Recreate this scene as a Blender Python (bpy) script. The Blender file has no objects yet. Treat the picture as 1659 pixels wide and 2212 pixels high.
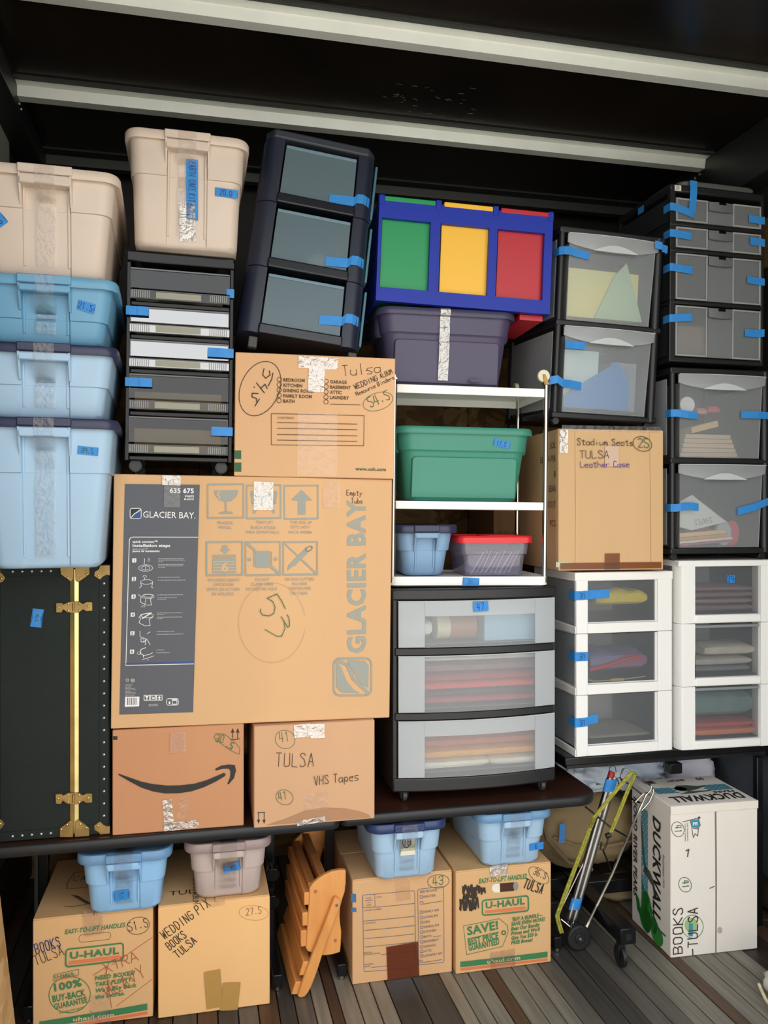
import bpy, bmesh, math, random
import numpy as np
from mathutils import Matrix, Vector, Euler, noise
PI = math.pi
R_ = math.radians
rnd = random.Random(7)
scn = bpy.context.scene
COL = scn.collection

# ------------------------------------------------------------------ camera, light, exposure
cam_d = bpy.data.cameras.new('camera')
cam = bpy.data.objects.new('camera', cam_d)
COL.objects.link(cam)
cam.location = (0, 0, 1.5)
cam.rotation_euler = (R_(90), 0, R_(-13))
cam_d.sensor_fit = 'VERTICAL'
cam_d.sensor_height = 24.0
cam_d.sensor_width = 18.0
cam_d.lens = 24.0 * 1780 / 2212
cam_d.clip_start = 0.05
scn.camera = cam

world = bpy.data.worlds.new('world')
scn.world = world
world.use_nodes = True
wn = world.node_tree
wn.nodes.clear()
wo = wn.nodes.new('ShaderNodeOutputWorld')
wb = wn.nodes.new('ShaderNodeBackground')
wt = wn.nodes.new('ShaderNodeTexCoord')
wsx = wn.nodes.new('ShaderNodeSeparateXYZ')
wr = wn.nodes.new('ShaderNodeValToRGB')
wn.links.new(wt.outputs['Generated'], wsx.inputs[0])
wn.links.new(wsx.outputs['Z'], wr.inputs[0])
wr.color_ramp.elements[0].position = 0.0
wr.color_ramp.elements[0].color = (1.0, 0.985, 0.955, 1)
wr.color_ramp.elements[1].position = 0.8
wr.color_ramp.elements[1].color = (0.80, 0.87, 0.95, 1)
wn.links.new(wr.outputs[0], wb.inputs[0])
wb.inputs[1].default_value = 1.75
wn.links.new(wb.outputs[0], wo.inputs[0])

scn.view_settings.view_transform = 'Standard'
scn.view_settings.look = 'None'
scn.view_settings.gamma = 1
scn.view_settings.use_curve_mapping = False
scn.view_settings.exposure = 0.68
scn.cycles.max_bounces = 8
scn.cycles.transparent_max_bounces = 16
scn.cycles.sample_clamp_indirect = 6.0

# high sun beyond the trailer: it lights the yard outside, which throws light in through the open back
sun_d = bpy.data.lights.new('sun', 'SUN')
sun = bpy.data.objects.new('sun', sun_d)
COL.objects.link(sun)
sun.rotation_euler = (R_(-38), 0, R_(15))
sun_d.energy = 4.5
sun_d.angle = R_(2)
sun_d.color = (1.0, 0.96, 0.9)

# ------------------------------------------------------------------ materials
def lin(h):
    h = h.lstrip('#')
    o = []
    for i in (0, 2, 4):
        c = int(h[i:i+2], 16) / 255
        o.append(c / 12.92 if c <= .04045 else ((c + .055) / 1.055) ** 2.4)
    return (*o, 1)

MATS = {}
def mat(name, hexc, rough=.5, metal=0, var=.0, vscale=4, bump=0, bscale=200, coat=0, stretch=(1, 1, 1), hex2=None, spec=.5):
    if name in MATS:
        return MATS[name]
    m = bpy.data.materials.new(name)
    m.use_nodes = True
    nt = m.node_tree
    p = nt.nodes['Principled BSDF']
    p.inputs['Base Color'].default_value = lin(hexc)
    p.inputs['Roughness'].default_value = rough
    p.inputs['Metallic'].default_value = metal
    p.inputs['Coat Weight'].default_value = coat
    p.inputs['Specular IOR Level'].default_value = spec
    if var or bump or hex2:
        tc = nt.nodes.new('ShaderNodeTexCoord')
        mp = nt.nodes.new('ShaderNodeMapping')
        mp.inputs['Scale'].default_value = stretch
        nt.links.new(tc.outputs['Object'], mp.inputs[0])
    if var or hex2:
        n = nt.nodes.new('ShaderNodeTexNoise')
        n.inputs['Scale'].default_value = vscale
        n.inputs['Detail'].default_value = 5
        nt.links.new(mp.outputs[0], n.inputs['Vector'])
        r = nt.nodes.new('ShaderNodeValToRGB')
        c = lin(hexc)
        r.color_ramp.elements[0].position = .3
        r.color_ramp.elements[1].position = .7
        c2 = lin(hex2) if hex2 else tuple(min(1, x * (1 + var)) for x in c[:3]) + (1,)
        r.color_ramp.elements[0].color = c if hex2 else tuple(x * (1 - var) for x in c[:3]) + (1,)
        r.color_ramp.elements[1].color = c2
        nt.links.new(n.outputs[0], r.inputs[0])
        nt.links.new(r.outputs[0], p.inputs['Base Color'])
    if bump:
        n2 = nt.nodes.new('ShaderNodeTexNoise')
        n2.inputs['Scale'].default_value = bscale
        nt.links.new(mp.outputs[0], n2.inputs['Vector'])
        b = nt.nodes.new('ShaderNodeBump')
        b.inputs['Strength'].default_value = bump
        b.inputs['Distance'].default_value = .002
        nt.links.new(n2.outputs[0], b.inputs['Height'])
        nt.links.new(b.outputs[0], p.inputs['Normal'])
    MATS[name] = m
    return m

def clear_mat(name, hexc, trans=.7, rough=.15, tint='ffffff', gl=.12, bump=0, bscale=30):
    """sheet plastic: part clear, part frosted, with a gloss on top"""
    if name in MATS:
        return MATS[name]
    m = bpy.data.materials.new(name)
    m.use_nodes = True
    nt = m.node_tree
    nt.nodes.clear()
    out = nt.nodes.new('ShaderNodeOutputMaterial')
    tr = nt.nodes.new('ShaderNodeBsdfTransparent')
    tr.inputs[0].default_value = lin(tint)
    df = nt.nodes.new('ShaderNodeBsdfDiffuse')
    df.inputs[0].default_value = lin(hexc)
    tl = nt.nodes.new('ShaderNodeBsdfTranslucent')
    tl.inputs[0].default_value = lin(hexc)
    m0 = nt.nodes.new('ShaderNodeMixShader')
    m0.inputs[0].default_value = .3
    nt.links.new(df.outputs[0], m0.inputs[1])
    nt.links.new(tl.outputs[0], m0.inputs[2])
    m1 = nt.nodes.new('ShaderNodeMixShader')
    m1.inputs[0].default_value = trans
    nt.links.new(m0.outputs[0], m1.inputs[1])
    nt.links.new(tr.outputs[0], m1.inputs[2])
    g = nt.nodes.new('ShaderNodeBsdfGlossy')
    g.inputs['Roughness'].default_value = rough
    fr = nt.nodes.new('ShaderNodeFresnel')
    fr.inputs[0].default_value = 1.45
    ma = nt.nodes.new('ShaderNodeMath')
    ma.operation = 'ADD'
    ma.inputs[1].default_value = gl
    nt.links.new(fr.outputs[0], ma.inputs[0])
    m2 = nt.nodes.new('ShaderNodeMixShader')
    nt.links.new(ma.outputs[0], m2.inputs[0])
    nt.links.new(m1.outputs[0], m2.inputs[1])
    nt.links.new(g.outputs[0], m2.inputs[2])
    if bump:
        n2 = nt.nodes.new('ShaderNodeTexNoise')
        tc = nt.nodes.new('ShaderNodeTexCoord')
        nt.links.new(tc.outputs['Object'], n2.inputs['Vector'])
        n2.inputs['Scale'].default_value = bscale
        n2.inputs['Detail'].default_value = 3
        b = nt.nodes.new('ShaderNodeBump')
        b.inputs['Strength'].default_value = bump
        b.inputs['Distance'].default_value = .01
        nt.links.new(n2.outputs[0], b.inputs['Height'])
        nt.links.new(b.outputs[0], g.inputs['Normal'])
        nt.links.new(b.outputs[0], fr.inputs['Normal'])
    nt.links.new(m2.outputs[0], out.inputs[0])
    MATS[name] = m
    return m

def card(name, hexc, flute=True, var=.05):
    m = mat(name, hexc, .82, var=var, vscale=3, bump=.25, bscale=60, stretch=(1, 1, .15) if flute else (.15, 1, 1), spec=.25)
    return m

def osb_mat(name='osb', a='8d6a42', b='caa06a', k=1.0):
    if name in MATS:
        return MATS[name]
    m = bpy.data.materials.new(name)
    m.use_nodes = True
    nt = m.node_tree
    p = nt.nodes['Principled BSDF']
    p.inputs['Roughness'].default_value = .75
    tc = nt.nodes.new('ShaderNodeTexCoord')
    mp = nt.nodes.new('ShaderNodeMapping')
    mp.inputs['Scale'].default_value = (14, 14, 30)
    mp.inputs['Rotation'].default_value = (0, .5, 0)
    nt.links.new(tc.outputs['Object'], mp.inputs[0])
    ds = nt.nodes.new('ShaderNodeTexNoise')
    ds.inputs['Scale'].default_value = 3
    nt.links.new(tc.outputs['Object'], ds.inputs['Vector'])
    mx = nt.nodes.new('ShaderNodeVectorMath')
    mx.operation = 'MULTIPLY_ADD'
    mx.inputs[1].default_value = (9, 9, 9)
    nt.links.new(ds.outputs[1], mx.inputs[0])
    nt.links.new(mp.outputs[0], mx.inputs[2])
    vo = nt.nodes.new('ShaderNodeTexVoronoi')
    vo.inputs['Scale'].default_value = 1.0
    nt.links.new(mx.outputs[0], vo.inputs['Vector'])
    r = nt.nodes.new('ShaderNodeValToRGB')
    sx = nt.nodes.new('ShaderNodeSeparateColor')
    nt.links.new(vo.outputs['Color'], sx.inputs[0])
    nt.links.new(sx.outputs[0], r.inputs[0])
    r.color_ramp.elements[0].color = lin(a)
    r.color_ramp.elements[1].color = lin(b)
    nt.links.new(r.outputs[0], p.inputs['Base Color'])
    bp = nt.nodes.new('ShaderNodeBump')
    bp.inputs['Strength'].default_value = .5
    bp.inputs['Distance'].default_value = .002
    nt.links.new(sx.outputs[1], bp.inputs['Height'])
    nt.links.new(bp.outputs[0], p.inputs['Normal'])
    MATS[name] = m
    return m

def plank_mat(name, a, b, rough=.5):
    return mat(name, a, rough, hex2=b, vscale=9, stretch=(6, .35, 1), bump=.3, bscale=30)

M_BLACK = mat('black_plastic', '1b1b1d', .42, bump=.15, bscale=400)
M_BLACKG = mat('black_gloss_plastic', '0a0a0b', .14, spec=.3)
M_NAVYF = mat('navy_frame_plastic', '1f2334', .38)
M_CHROME = mat('chrome', 'b9b6af', .12, 1)
M_STEEL = mat('brushed_steel', '96948f', .28, 1)
M_WHITEP = mat('white_plastic', 'f1efea', .4)
M_ENAMEL = mat('white_enamel', 'f6f4ef', .28)
M_CREAM = mat('cream_wheel', 'e0d8b8', .4)
M_BRASS = mat('brass', 'dcc98c', .33, .9, var=.18, vscale=14)
M_BRASSD = mat('aged_brass', '9a7d4c', .45, .75, var=.25, vscale=30)
M_RIVET = mat('rivet_steel', 'c9cbc8', .3, .8)
M_TRUNK = mat('trunk_vinyl', '1a2220', .6, spec=.25, var=.12, vscale=8, bump=.3, bscale=500)
M_TAPEB = mat('blue_tape', '2f86cf', .55, var=.07, vscale=40)
M_TAPEC = clear_mat('clear_tape', 'e8dccb', .93, .10, gl=.015, bump=.5, bscale=45)
M_TAPEG = clear_mat('glossy_clear_tape', 'f2ebe0', .5, .12, gl=.25, bump=.8, bscale=60)
M_TAPET = clear_mat('tan_packing_tape', 'a5764d', .72, .3, tint='c79a6b', gl=.0)
M_TAPED = clear_mat('brown_packing_tape', '8a5638', .62, .3, tint='b87c54', gl=.0)
M_FROST = clear_mat('frosted_plastic', 'd6dbde', .78, .3, gl=.0)
M_FROSTL = clear_mat('light_frosted_plastic', 'dfe3e6', .62, .35, gl=.0)
M_FROSTW = clear_mat('milky_frosted_plastic', 'e0e4e7', .40, .35, gl=.0)
M_FROSTS = clear_mat('grey_side_frosted_plastic', 'c2c6c9', .25, .35, gl=.0)
M_FROSTD = clear_mat('shaded_frosted_plastic', '8f9499', .76, .35, gl=.0)  # greyer copy: shade of the dark drawer insides put into the colour
M_FROSTM = clear_mat('smoky_grey_frosted_plastic', 'a4a8aa', .55, .35, gl=.0)
M_FROSTE = clear_mat('frosted_rim_plastic', 'e2e6e6', .12, .35, gl=.0)
M_FROSTB = clear_mat('blue_grey_frosted_plastic', '8299a3', .46, .35, gl=.0)
M_SMOKE = clear_mat('smoked_clear_plastic', '3a3a38', .93, .04, tint='bdbab4', gl=.02, bump=.10, bscale=7)
M_SMOKEB = clear_mat('smoked_glossy_plastic', '3a3a38', .93, .03, tint='bdbab4', gl=.30, bump=.16, bscale=6)  # extra gloss stands in for the bright sky reflected in two drawers
M_CLEARBIN = clear_mat('clear_bin_plastic', 'cfd0e6', .70, .12, tint='e6e4f6', gl=.04)
M_INKK = mat('black_ink', '26231f', .6)
M_INKG = mat('green_ink', '3f7d4c', .7)
M_INKO = mat('orange_ink', 'e2794a', .7)
M_INKGY = mat('grey_blue_ink', '9a9c92', .75)
M_INKBR = mat('brown_ink', '5a4226', .7)
M_MARK = mat('marker_black', '3a2c22', .7)
M_MARKG = mat('marker_green', '4e6b45', .7)
M_MARKP = mat('marker_purple', '5c3a86', .7)
M_MARKR = mat('marker_red', 'b5523a', .7)
M_MARKB = mat('marker_navy', '1a2a66', .6)
M_INKW = mat('white_ink', 'eceae6', .6)
M_INKT = mat('teal_ink', '3b8fa3', .7)
M_PANEL = mat('grey_print_panel', '56575d', .6)
M_INKBL = mat('blue_print', '2b4c8c', .6)
M_PEARG = mat('pear_green', '2f8a2f', .7)
M_PEARD = mat('leaf_green', '1f6a28', .7)
M_DUCK = mat('duck_grey', '4c5548', .7)

# ------------------------------------------------------------------ mesh helpers
class MB:
    def __init__(s):
        s.v = []; s.f = []
    def add(s, vs, fs):
        n = len(s.v)
        s.v += [tuple(v) for v in vs]
        s.f += [tuple(i + n for i in f) for f in fs]
        return s
    def box(s, x0, x1, y0, y1, z0, z1):
        vs = [(x0, y0, z0), (x1, y0, z0), (x1, y1, z0), (x0, y1, z0), (x0, y0, z1), (x1, y0, z1), (x1, y1, z1), (x0, y1, z1)]
        return s.add(vs, [(0, 3, 2, 1), (4, 5, 6, 7), (0, 1, 5, 4), (1, 2, 6, 5), (2, 3, 7, 6), (3, 0, 4, 7)])
    def hexa(s, vs):
        return s.add(vs, [(0, 3, 2, 1), (4, 5, 6, 7), (0, 1, 5, 4), (1, 2, 6, 5), (2, 3, 7, 6), (3, 0, 4, 7)])
    def loft(s, rings, cap0=True, cap1=True):
        n = len(rings[0])
        vs = [p for r in rings for p in r]
        fs = []
        for k in range(len(rings) - 1):
            for i in range(n):
                j = (i + 1) % n
                fs.append((k*n + i, k*n + j, (k+1)*n + j, (k+1)*n + i))
        if cap0: fs.append(tuple(range(n - 1, -1, -1)))
        if cap1: fs.append(tuple((len(rings)-1)*n + i for i in range(n)))
        return s.add(vs, fs)
    def prism(s, pts, y0, y1, axis='y'):
        """polygon in (x,z) extruded along y (or another axis)"""
        def mk(a, b, t):
            return (a, t, b) if axis == 'y' else ((t, a, b) if axis == 'x' else (a, b, t))
        n = len(pts)
        vs = [mk(a, b, y0) for a, b in pts] + [mk(a, b, y1) for a, b in pts]
        fs = [tuple(range(n)), tuple(range(2*n - 1, n - 1, -1))]
        for i in range(n):
            j = (i + 1) % n
            fs.append((i, i + n, j + n, j))
        return s.add(vs, fs)
    def tube(s, pts, r, n=10, closed=False, rs=None):
        pts = [Vector(p) for p in pts]
        m = len(pts)
        rings = []
        up = None
        for i, p in enumerate(pts):
            if closed:
                t = pts[(i+1) % m] - pts[i-1]
            else:
                t = pts[min(i+1, m-1)] - pts[max(i-1, 0)]
            t.normalize()
            if up is None:
                up = Vector((0, 0, 1)) if abs(t.z) < .9 else Vector((1, 0, 0))
            a = t.cross(up)
            if a.length < 1e-6: a = t.cross(Vector((0, 1, 0)))
            a.normalize()
            b = a.cross(t).normalized()
            up = b
            rr_ = rs[i] if rs else r
            rings.append([tuple(p + (a*math.cos(2*PI*k/n) + b*math.sin(2*PI*k/n))*rr_) for k in range(n)])
        if closed:
            vs = [q for rg in rings for q in rg]
            fs = []
            for k in range(m):
                for i in range(n):
                    j = (i+1) % n
                    k2 = (k+1) % m
                    fs.append((k*n+i, k*n+j, k2*n+j, k2*n+i))
            return s.add(vs, fs)
        return s.loft(rings)
    def cyl(s, c, axis, r, l, n=24, r2=None):
        c = Vector(c); ax = Vector(axis).normalized()
        return s.tube([c - ax*l/2, c + ax*l/2], r, n, rs=[r, r if r2 is None else r2])
    def ribbon(s, pts, wv, th=.0006):
        """flat strip: centre path, constant width vector"""
        pts = [Vector(p) for p in pts]; wv = Vector(wv) / 2
        vs = []
        for i, p in enumerate(pts):
            vs += [p - wv, p + wv]
        fs = [(2*i, 2*i+2, 2*i+3, 2*i+1) for i in range(len(pts)-1)]
        return s.add(vs, fs)
    def build(s, name, material, parent=None, bevel=0, seg=2, smooth=True, ang=40, label=None):
        me = bpy.data.meshes.new(name)
        me.from_pydata(s.v, [], s.f)
        me.materials.append(material)
        bm = bmesh.new(); bm.from_mesh(me)
        bmesh.ops.recalc_face_normals(bm, faces=bm.faces[:])
        bm.to_mesh(me); bm.free()
        if smooth:
            me.polygons.foreach_set('use_smooth', [True]*len(me.polygons))
            me.set_sharp_from_angle(angle=R_(ang))
        o = bpy.data.objects.new(name, me)
        COL.objects.link(o)
        if parent is not None: o.parent = parent
        if bevel:
            b = o.modifiers.new('bevel', 'BEVEL')
            b.width = bevel; b.segments = seg; b.limit_method = 'ANGLE'; b.angle_limit = R_(35)
            b.harden_normals = False
        if label: o['label'] = label
        return o

def rr(w, d, r, z, cx=0, cy=0, n=5, nw=0, nd=0):
    """rounded rectangle ring with an optional notch in the middle of its front and back edges"""
    r = min(r, w/2 - 1e-4, d/2 - 1e-4)
    P = []
    def corner(x, y, a0):
        for k in range(n+1):
            a = a0 + PI/2*k/n
            P.append((cx + x + r*math.cos(a), cy + y + r*math.sin(a), z))
    hw, hd = w/2, d/2
    corner(-hw + r, -hd + r, PI)
    e = max(nw, .02)/2
    for x, y in ((-e, 0), (-e + .004, nd), (e - .004, nd), (e, 0)):
        P.append((cx + x, cy - hd + y, z))
    corner(hw - r, -hd + r, -PI/2)
    corner(hw - r, hd - r, 0)
    for x, y in ((e, 0), (e - .004, nd), (-e + .004, nd), (-e, 0)):
        P.append((cx + x, cy + hd - y, z))
    corner(-hw + r, hd - r, PI/2)
    return P

def thing(name, label, cat, loc, yaw=0, lean=0, roll=0, group=None):
    o = bpy.data.objects.new(name, None)
    o.empty_display_size = .05
    COL.objects.link(o)
    o.location = loc
    o.rotation_mode = 'YXZ'
    o.rotation_euler = (R_(lean), R_(roll), R_(yaw))
    o['label'] = label; o['category'] = cat
    if group: o['group'] = group
    return o

def tag(o, label, cat, group=None):
    o['label'] = label; o['category'] = cat
    if group: o['group'] = group
    return o

def mtx(root):
    return Matrix.Translation(root.location) @ root.rotation_euler.to_matrix().to_4x4()

def within(root, p):
    """a thing lying inside or on a tilted unit: world place and turn from the unit's own frame"""
    return mtx(root) @ Vector(p)

def align(o, root):
    o.rotation_mode = 'YXZ'
    o.rotation_euler = root.rotation_euler.copy()
    return o

# ------------------------------------------------------------------ print and writing
class Face:
    """a flat side measured on the photograph: four measured corners -> metres on the side"""
    def __init__(s, q, w, h, place):
        src = q; dst = [(0, h), (w, h), (0, 0), (w, 0)]
        A = []; B = []
        for (u, v), (x, y) in zip(src, dst):
            A.append([u, v, 1, 0, 0, 0, -u*x, -v*x]); B.append(x)
            A.append([0, 0, 0, u, v, 1, -u*y, -v*y]); B.append(y)
        s.H = np.linalg.solve(np.array(A, float), np.array(B, float))
        s.w, s.h, s.place = w, h, place
        s.sc = w / max(1, (abs(q[1][0]-q[0][0]) + abs(q[1][1]-q[0][1])*.0))
    def q(s, u, v):
        H = s.H; d = H[6]*u + H[7]*v + 1
        return ((H[0]*u + H[1]*v + H[2])/d, (H[3]*u + H[4]*v + H[5])/d)

def front(e=0):
    return lambda x, z, k: (x, -.0012 - .0005*k + e, z)

_tc = {}
def text_mesh(t, bold):
    key = (t, bold)
    if key not in _tc:
        cu = bpy.data.curves.new('t', 'FONT')
        cu.body = t; cu.size = 1; cu.fill_mode = 'BOTH'; cu.offset = .030 if bold else .0
        cu.resolution_u = 2
        if bold: cu.space_character = 1.06
        ob = bpy.data.objects.new('t', cu)
        COL.objects.link(ob)
        dg = bpy.context.evaluated_depsgraph_get()
        me = ob.evaluated_get(dg).to_mesh()
        vs = [(v.co.x, v.co.y) for v in me.vertices]
        fs = [tuple(p.vertices) for p in me.polygons]
        ob.evaluated_get(dg).to_mesh_clear()
        bpy.data.objects.remove(ob); bpy.data.curves.remove(cu)
        _tc[key] = (vs, fs)
    return _tc[key]

GL = {'A': '002640|1232', 'B': '00063645443303|3342413000', 'C': '4536160501103041', 'D': '00062644422000', 'E': '46060040|0333', 'F': '460600|0333',
 'G': '45361605011030414323', 'H': '0006|4046|0343', 'I': '2620', 'J': '46411001', 'K': '0006|460340', 'L': '060040', 'M': '0006234640', 'N': '00064046',
 'O': '16050110304145361 6', 'P': '00063645443303', 'R': '00063645443303|2340', 'S': '45361605143341301001', 'T': '0646|2620', 'U': '060110304146', 'V': '062046',
 'W': '0610243046', 'X': '0640|0046', 'Y': '062346|2320', 'Z': '06460040', '0': '1605011030414536 16', '1': '152620', '2': '05163645440040',
 '3': '0516364544331333424130 1001', '4': '160242|3630', '5': '460604334241301001', '6': '46160501103041433303', '7': '064620', '8': '160504424130100102444536 16',
 '9': '404536160513334 4', '.': '2021', '-': '0343', "'": '2625', ',': '2110', 'a': '431302011030 41|4340', 'b': '0600|0213334241301001', 'c': '431302011040',
 'd': '431302011030 41|4640', 'e': '0242431302011040', 'h': '0600|0213334140', 'i': '2320|2525', 'l': '2620', 'm': '0300|0213222 0|22334240', 'n': '0300|0213334240',
 'o': '130201103041423313', 'p': '030n|0213334241301101', 'r': '0300|021343', 's': '431302124130 00', 't': '252040|0444', 'u': '0301103041|4340', 'w': '0310233043', 'y': '0321|430n'}

class Ink:
    def __init__(s, face):
        s.F = face; s.m = {}; s.L = 0
    def mb(s, material):
        key = (material.name, s.L)
        if key not in s.m: s.m[key] = (material, MB())
        return s.m[key][1]
    def _put(s, pts, faces, material):
        s.mb(material).add([s.F.place(x, z, s.L) for x, z in pts], faces)
    def poly(s, px, material):
        P = [s.F.q(*p) for p in px]
        if len(P) == 4:
            ea = max((Vector(P[1]) - Vector(P[0])).length, (Vector(P[2]) - Vector(P[3])).length)
            eb = max((Vector(P[3]) - Vector(P[0])).length, (Vector(P[2]) - Vector(P[1])).length)
            na, nb = max(1, int(ea/.03)), max(1, int(eb/.03))
            if na*nb > 1:
                a, b, c, d = [Vector(p) for p in P]
                V = []
                for j in range(nb + 1):
                    l, r = a.lerp(d, j/nb), b.lerp(c, j/nb)
                    V += [tuple(l.lerp(r, i/na)) for i in range(na + 1)]
                s._put(V, [(j*(na+1)+i, j*(na+1)+i+1, (j+1)*(na+1)+i+1, (j+1)*(na+1)+i) for j in range(nb) for i in range(na)], material)
                return s
        s._put(P, [tuple(range(len(P)))], material)
        return s
    def rect(s, u0, v0, u1, v1, material):
        return s.poly([(u0, v0), (u1, v0), (u1, v1), (u0, v1)], material)
    def _line(s, P, t, material, closed=False):
        n = len(P)
        for i in range(n if closed else n - 1):
            a = Vector(P[i]); b = Vector(P[(i+1) % n])
            d = b - a
            if d.length < 1e-7: continue
            d.normalize()
            nn = Vector((-d.y, d.x))*t/2; e = d*t*.35
            m_ = int((b - a).length/.05)
            if m_ > 1:
                pts = [a.lerp(b, k/m_) for k in range(m_ + 1)]; pts[0] = a - e; pts[-1] = b + e
                V = []
                for p in pts: V += [tuple(p + nn), tuple(p - nn)]
                s._put(V, [(2*k, 2*k+2, 2*k+3, 2*k+1) for k in range(m_)], material)
                continue
            s._put([tuple(a - e + nn), tuple(b + e + nn), tuple(b + e - nn), tuple(a - e - nn)], [(0, 1, 2, 3)], material)
    def line(s, px, t, material, closed=False):
        s._line([s.F.q(*p) for p in px], t*s.F.sc, material, closed); return s
    def frame(s, u0, v0, u1, v1, t, material):
        return s.line([(u0, v0), (u1, v0), (u1, v1), (u0, v1)], t, material, True)
    def rframe(s, u0, v0, u1, v1, r, t, material, tilt=0):
        P = []
        for cx, cy, a0 in ((u1-r, v0+r, -90), (u1-r, v1-r, 0), (u0+r, v1-r, 90), (u0+r, v0+r, 180)):
            for k in range(5):
                a = R_(a0 + 90*k/4)
                x = cx + r*math.cos(a); P.append((x, cy + r*math.sin(a) + tilt*(x-u0)))
        return s.line(P, t, material, True)
    def ell(s, u, v, a, b, t, material, ang=0, a0=0, a1=360, n=28):
        P = []
        for k in range(n + (a1-a0 < 360)):
            q = R_(a0 + (a1-a0)*k/n); x = a*math.cos(q); y = b*math.sin(q); g = R_(ang)
            P.append((u + x*math.cos(g) - y*math.sin(g), v + x*math.sin(g) + y*math.cos(g)))
        return s.line(P, t, material, a1-a0 >= 360)
    def disc(s, u, v, a, b, material, ang=0):
        g = R_(ang)
        return s.poly([(u + a*math.cos(q)*math.cos(g) - b*math.sin(q)*math.sin(g), v + a*math.cos(q)*math.sin(g) + b*math.sin(q)*math.cos(g)) for q in [2*PI*k/20 for k in range(20)]], material)
    def text(s, t, u, v, cap, material, fit=None, bold=False, shear=0, ang=0, align='l'):
        """printed line: u,v = baseline start, cap = height of the capitals, fit = length, ang = turn on the side"""
        vs, fs = text_mesh(t, bold)
        x0 = min(p[0] for p in vs); x1 = max(p[0] for p in vs)
        ky = cap*s.F.sc/.70
        kx = (fit*s.F.sc/(x1-x0)) if fit else ky
        g = R_(ang); ox, oz = s.F.q(u, v)
        off = {'l': x0, 'c': (x0+x1)/2, 'r': x1}[align]
        P = []
        for x, y in vs:
            X = (x - off)*kx + y*ky*shear; Y = y*ky
            P.append((ox + X*math.cos(g) - Y*math.sin(g), oz + X*math.sin(g) + Y*math.cos(g)))
        s._put(P, fs, material)
        return s
    def hw(s, t, u, v, size, material, ang=0, th=1.6, gap=.3, sx=.62):
        """handwriting in single strokes: u,v = start of the baseline"""
        ox, oz = s.F.q(u, v); g = R_(ang); k = size*s.F.sc/6; x = 0
        rr_ = random.Random(hash(t) % 1000 if False else len(t)*7 + int(u))
        for ch in t:
            if ch != ' ' and ch in GL:
                for st in GL[ch].split('|'):
                    st = st.replace(' ', '')
                    P = []
                    for i in range(0, len(st) - 1, 2):
                        dg_ = lambda c: -2 if c == 'n' else int(c)
                        a = x + (dg_(st[i]) + rr_.uniform(-.25, .25))*k*sx*1.5/1.5; b = (dg_(st[i+1]) + rr_.uniform(-.25, .25))*k
                        P.append((ox + a*math.cos(g) - b*math.sin(g), oz + a*math.sin(g) + b*math.cos(g)))
                    if len(P) == 1: P.append((P[0][0] + .001, P[0][1]))
                    s._line(P, th*s.F.sc, material)
            x += (4*sx + 4*gap)*k if ch != ' ' else 4*sx*k
        return s
    def scribble(s, u0, v0, u1, v1, n, th, material, seed=1):
        q = random.Random(seed); P = []
        for i in range(n):
            a = u0 + (u1-u0)*i/n
            P += [(a + q.uniform(-2, 2), v0 + q.uniform(-3, 4)), (a + q.uniform(-3, 3), v1 + q.uniform(-4, 3))]
        return s.line(P, th, material)
    def done(s, parent, name='printed_marking', names=None):
        for (mn, L), (material, mb) in s.m.items():
            nm = name
            if mn.startswith('marker'): nm = 'handwriting'
            mb.build(nm, material, parent, smooth=False)['kind'] = 'stuff'

def stape(parent, pts, width, material=None, name='tape_strip', wv=(0, 0, 1), label=None):
    mb = MB(); mb.ribbon(pts, Vector(wv)*width)
    return mb.build(name, material or M_TAPEB, parent, smooth=False, label=label)

# ------------------------------------------------------------------ the trailer
XL, XR, YB, ZC = -.66, 2.10, 3.62, 2.92
Y0 = 1.0
def struct(name, mb, m, parent=None, **k):
    o = mb.build(name, m, parent, **k)
    if parent is None: o['kind'] = 'structure'
    return o

floor = struct('floor', MB().box(XL, XR, Y0, YB, -.06, -.012), mat('floor_underlay', '1d1713', .9))
PL = [plank_mat('plank_grey', '6d675c', '8b8577'), plank_mat('plank_tan', '7d7263', '9a8e7b'), plank_mat('plank_dark', '36332f', '4a4641'),
      plank_mat('plank_brown', '4a3527', '5f4634'), plank_mat('plank_mid', '524d46', '69635a'), plank_mat('plank_umber', '2c221c', '3f3128')]
seq = [(-.66, 3), (-.60, 2), (-.53, 5), (-.47, 3), (-.40, 4), (-.34, 2), (-.27, 5), (-.20, 3), (-.13, 5), (-.06, 2), (.01, 3), (.07, 2), (.13, 4), (.19, 3), (.25, 2), (.30, 4), (.355, 1), (.40, 3),
       (.435, 1), (.49, 1), (.545, 1), (.595, 2), (.685, 2), (.775, 1), (.82, 0), (.87, 0), (.92, 3), (.965, 0), (1.02, 0), (1.07, 0), (1.115, 4), (1.18, 2), (1.25, 2), (1.31, 4), (1.37, 4),
       (1.43, 0), (1.49, 0), (1.55, 3), (1.595, 0), (1.655, 0), (1.715, 0), (1.77, 0), (1.83, 5), (1.89, 5), (1.95, 3), (2.02, 5), (2.10, 0)]
for (x0, k), (x1, _) in zip(seq, seq[1:]):
    y = Y0
    while y < YB - .01:
        y1 = min(YB, y + rnd.choice([3.3, 2.9, 3.3, 2.2]))
        if YB - y1 < .5: y1 = YB
        dz = rnd.uniform(-.002, 0)
        w2 = (x1 - x0)
        MB().box(x0 + .0016, x1 - .0016, y + .001, y1 - .001, -.012, dz).build('plank', PL[k], floor, bevel=.0015, seg=1)
        y = y1

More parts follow.
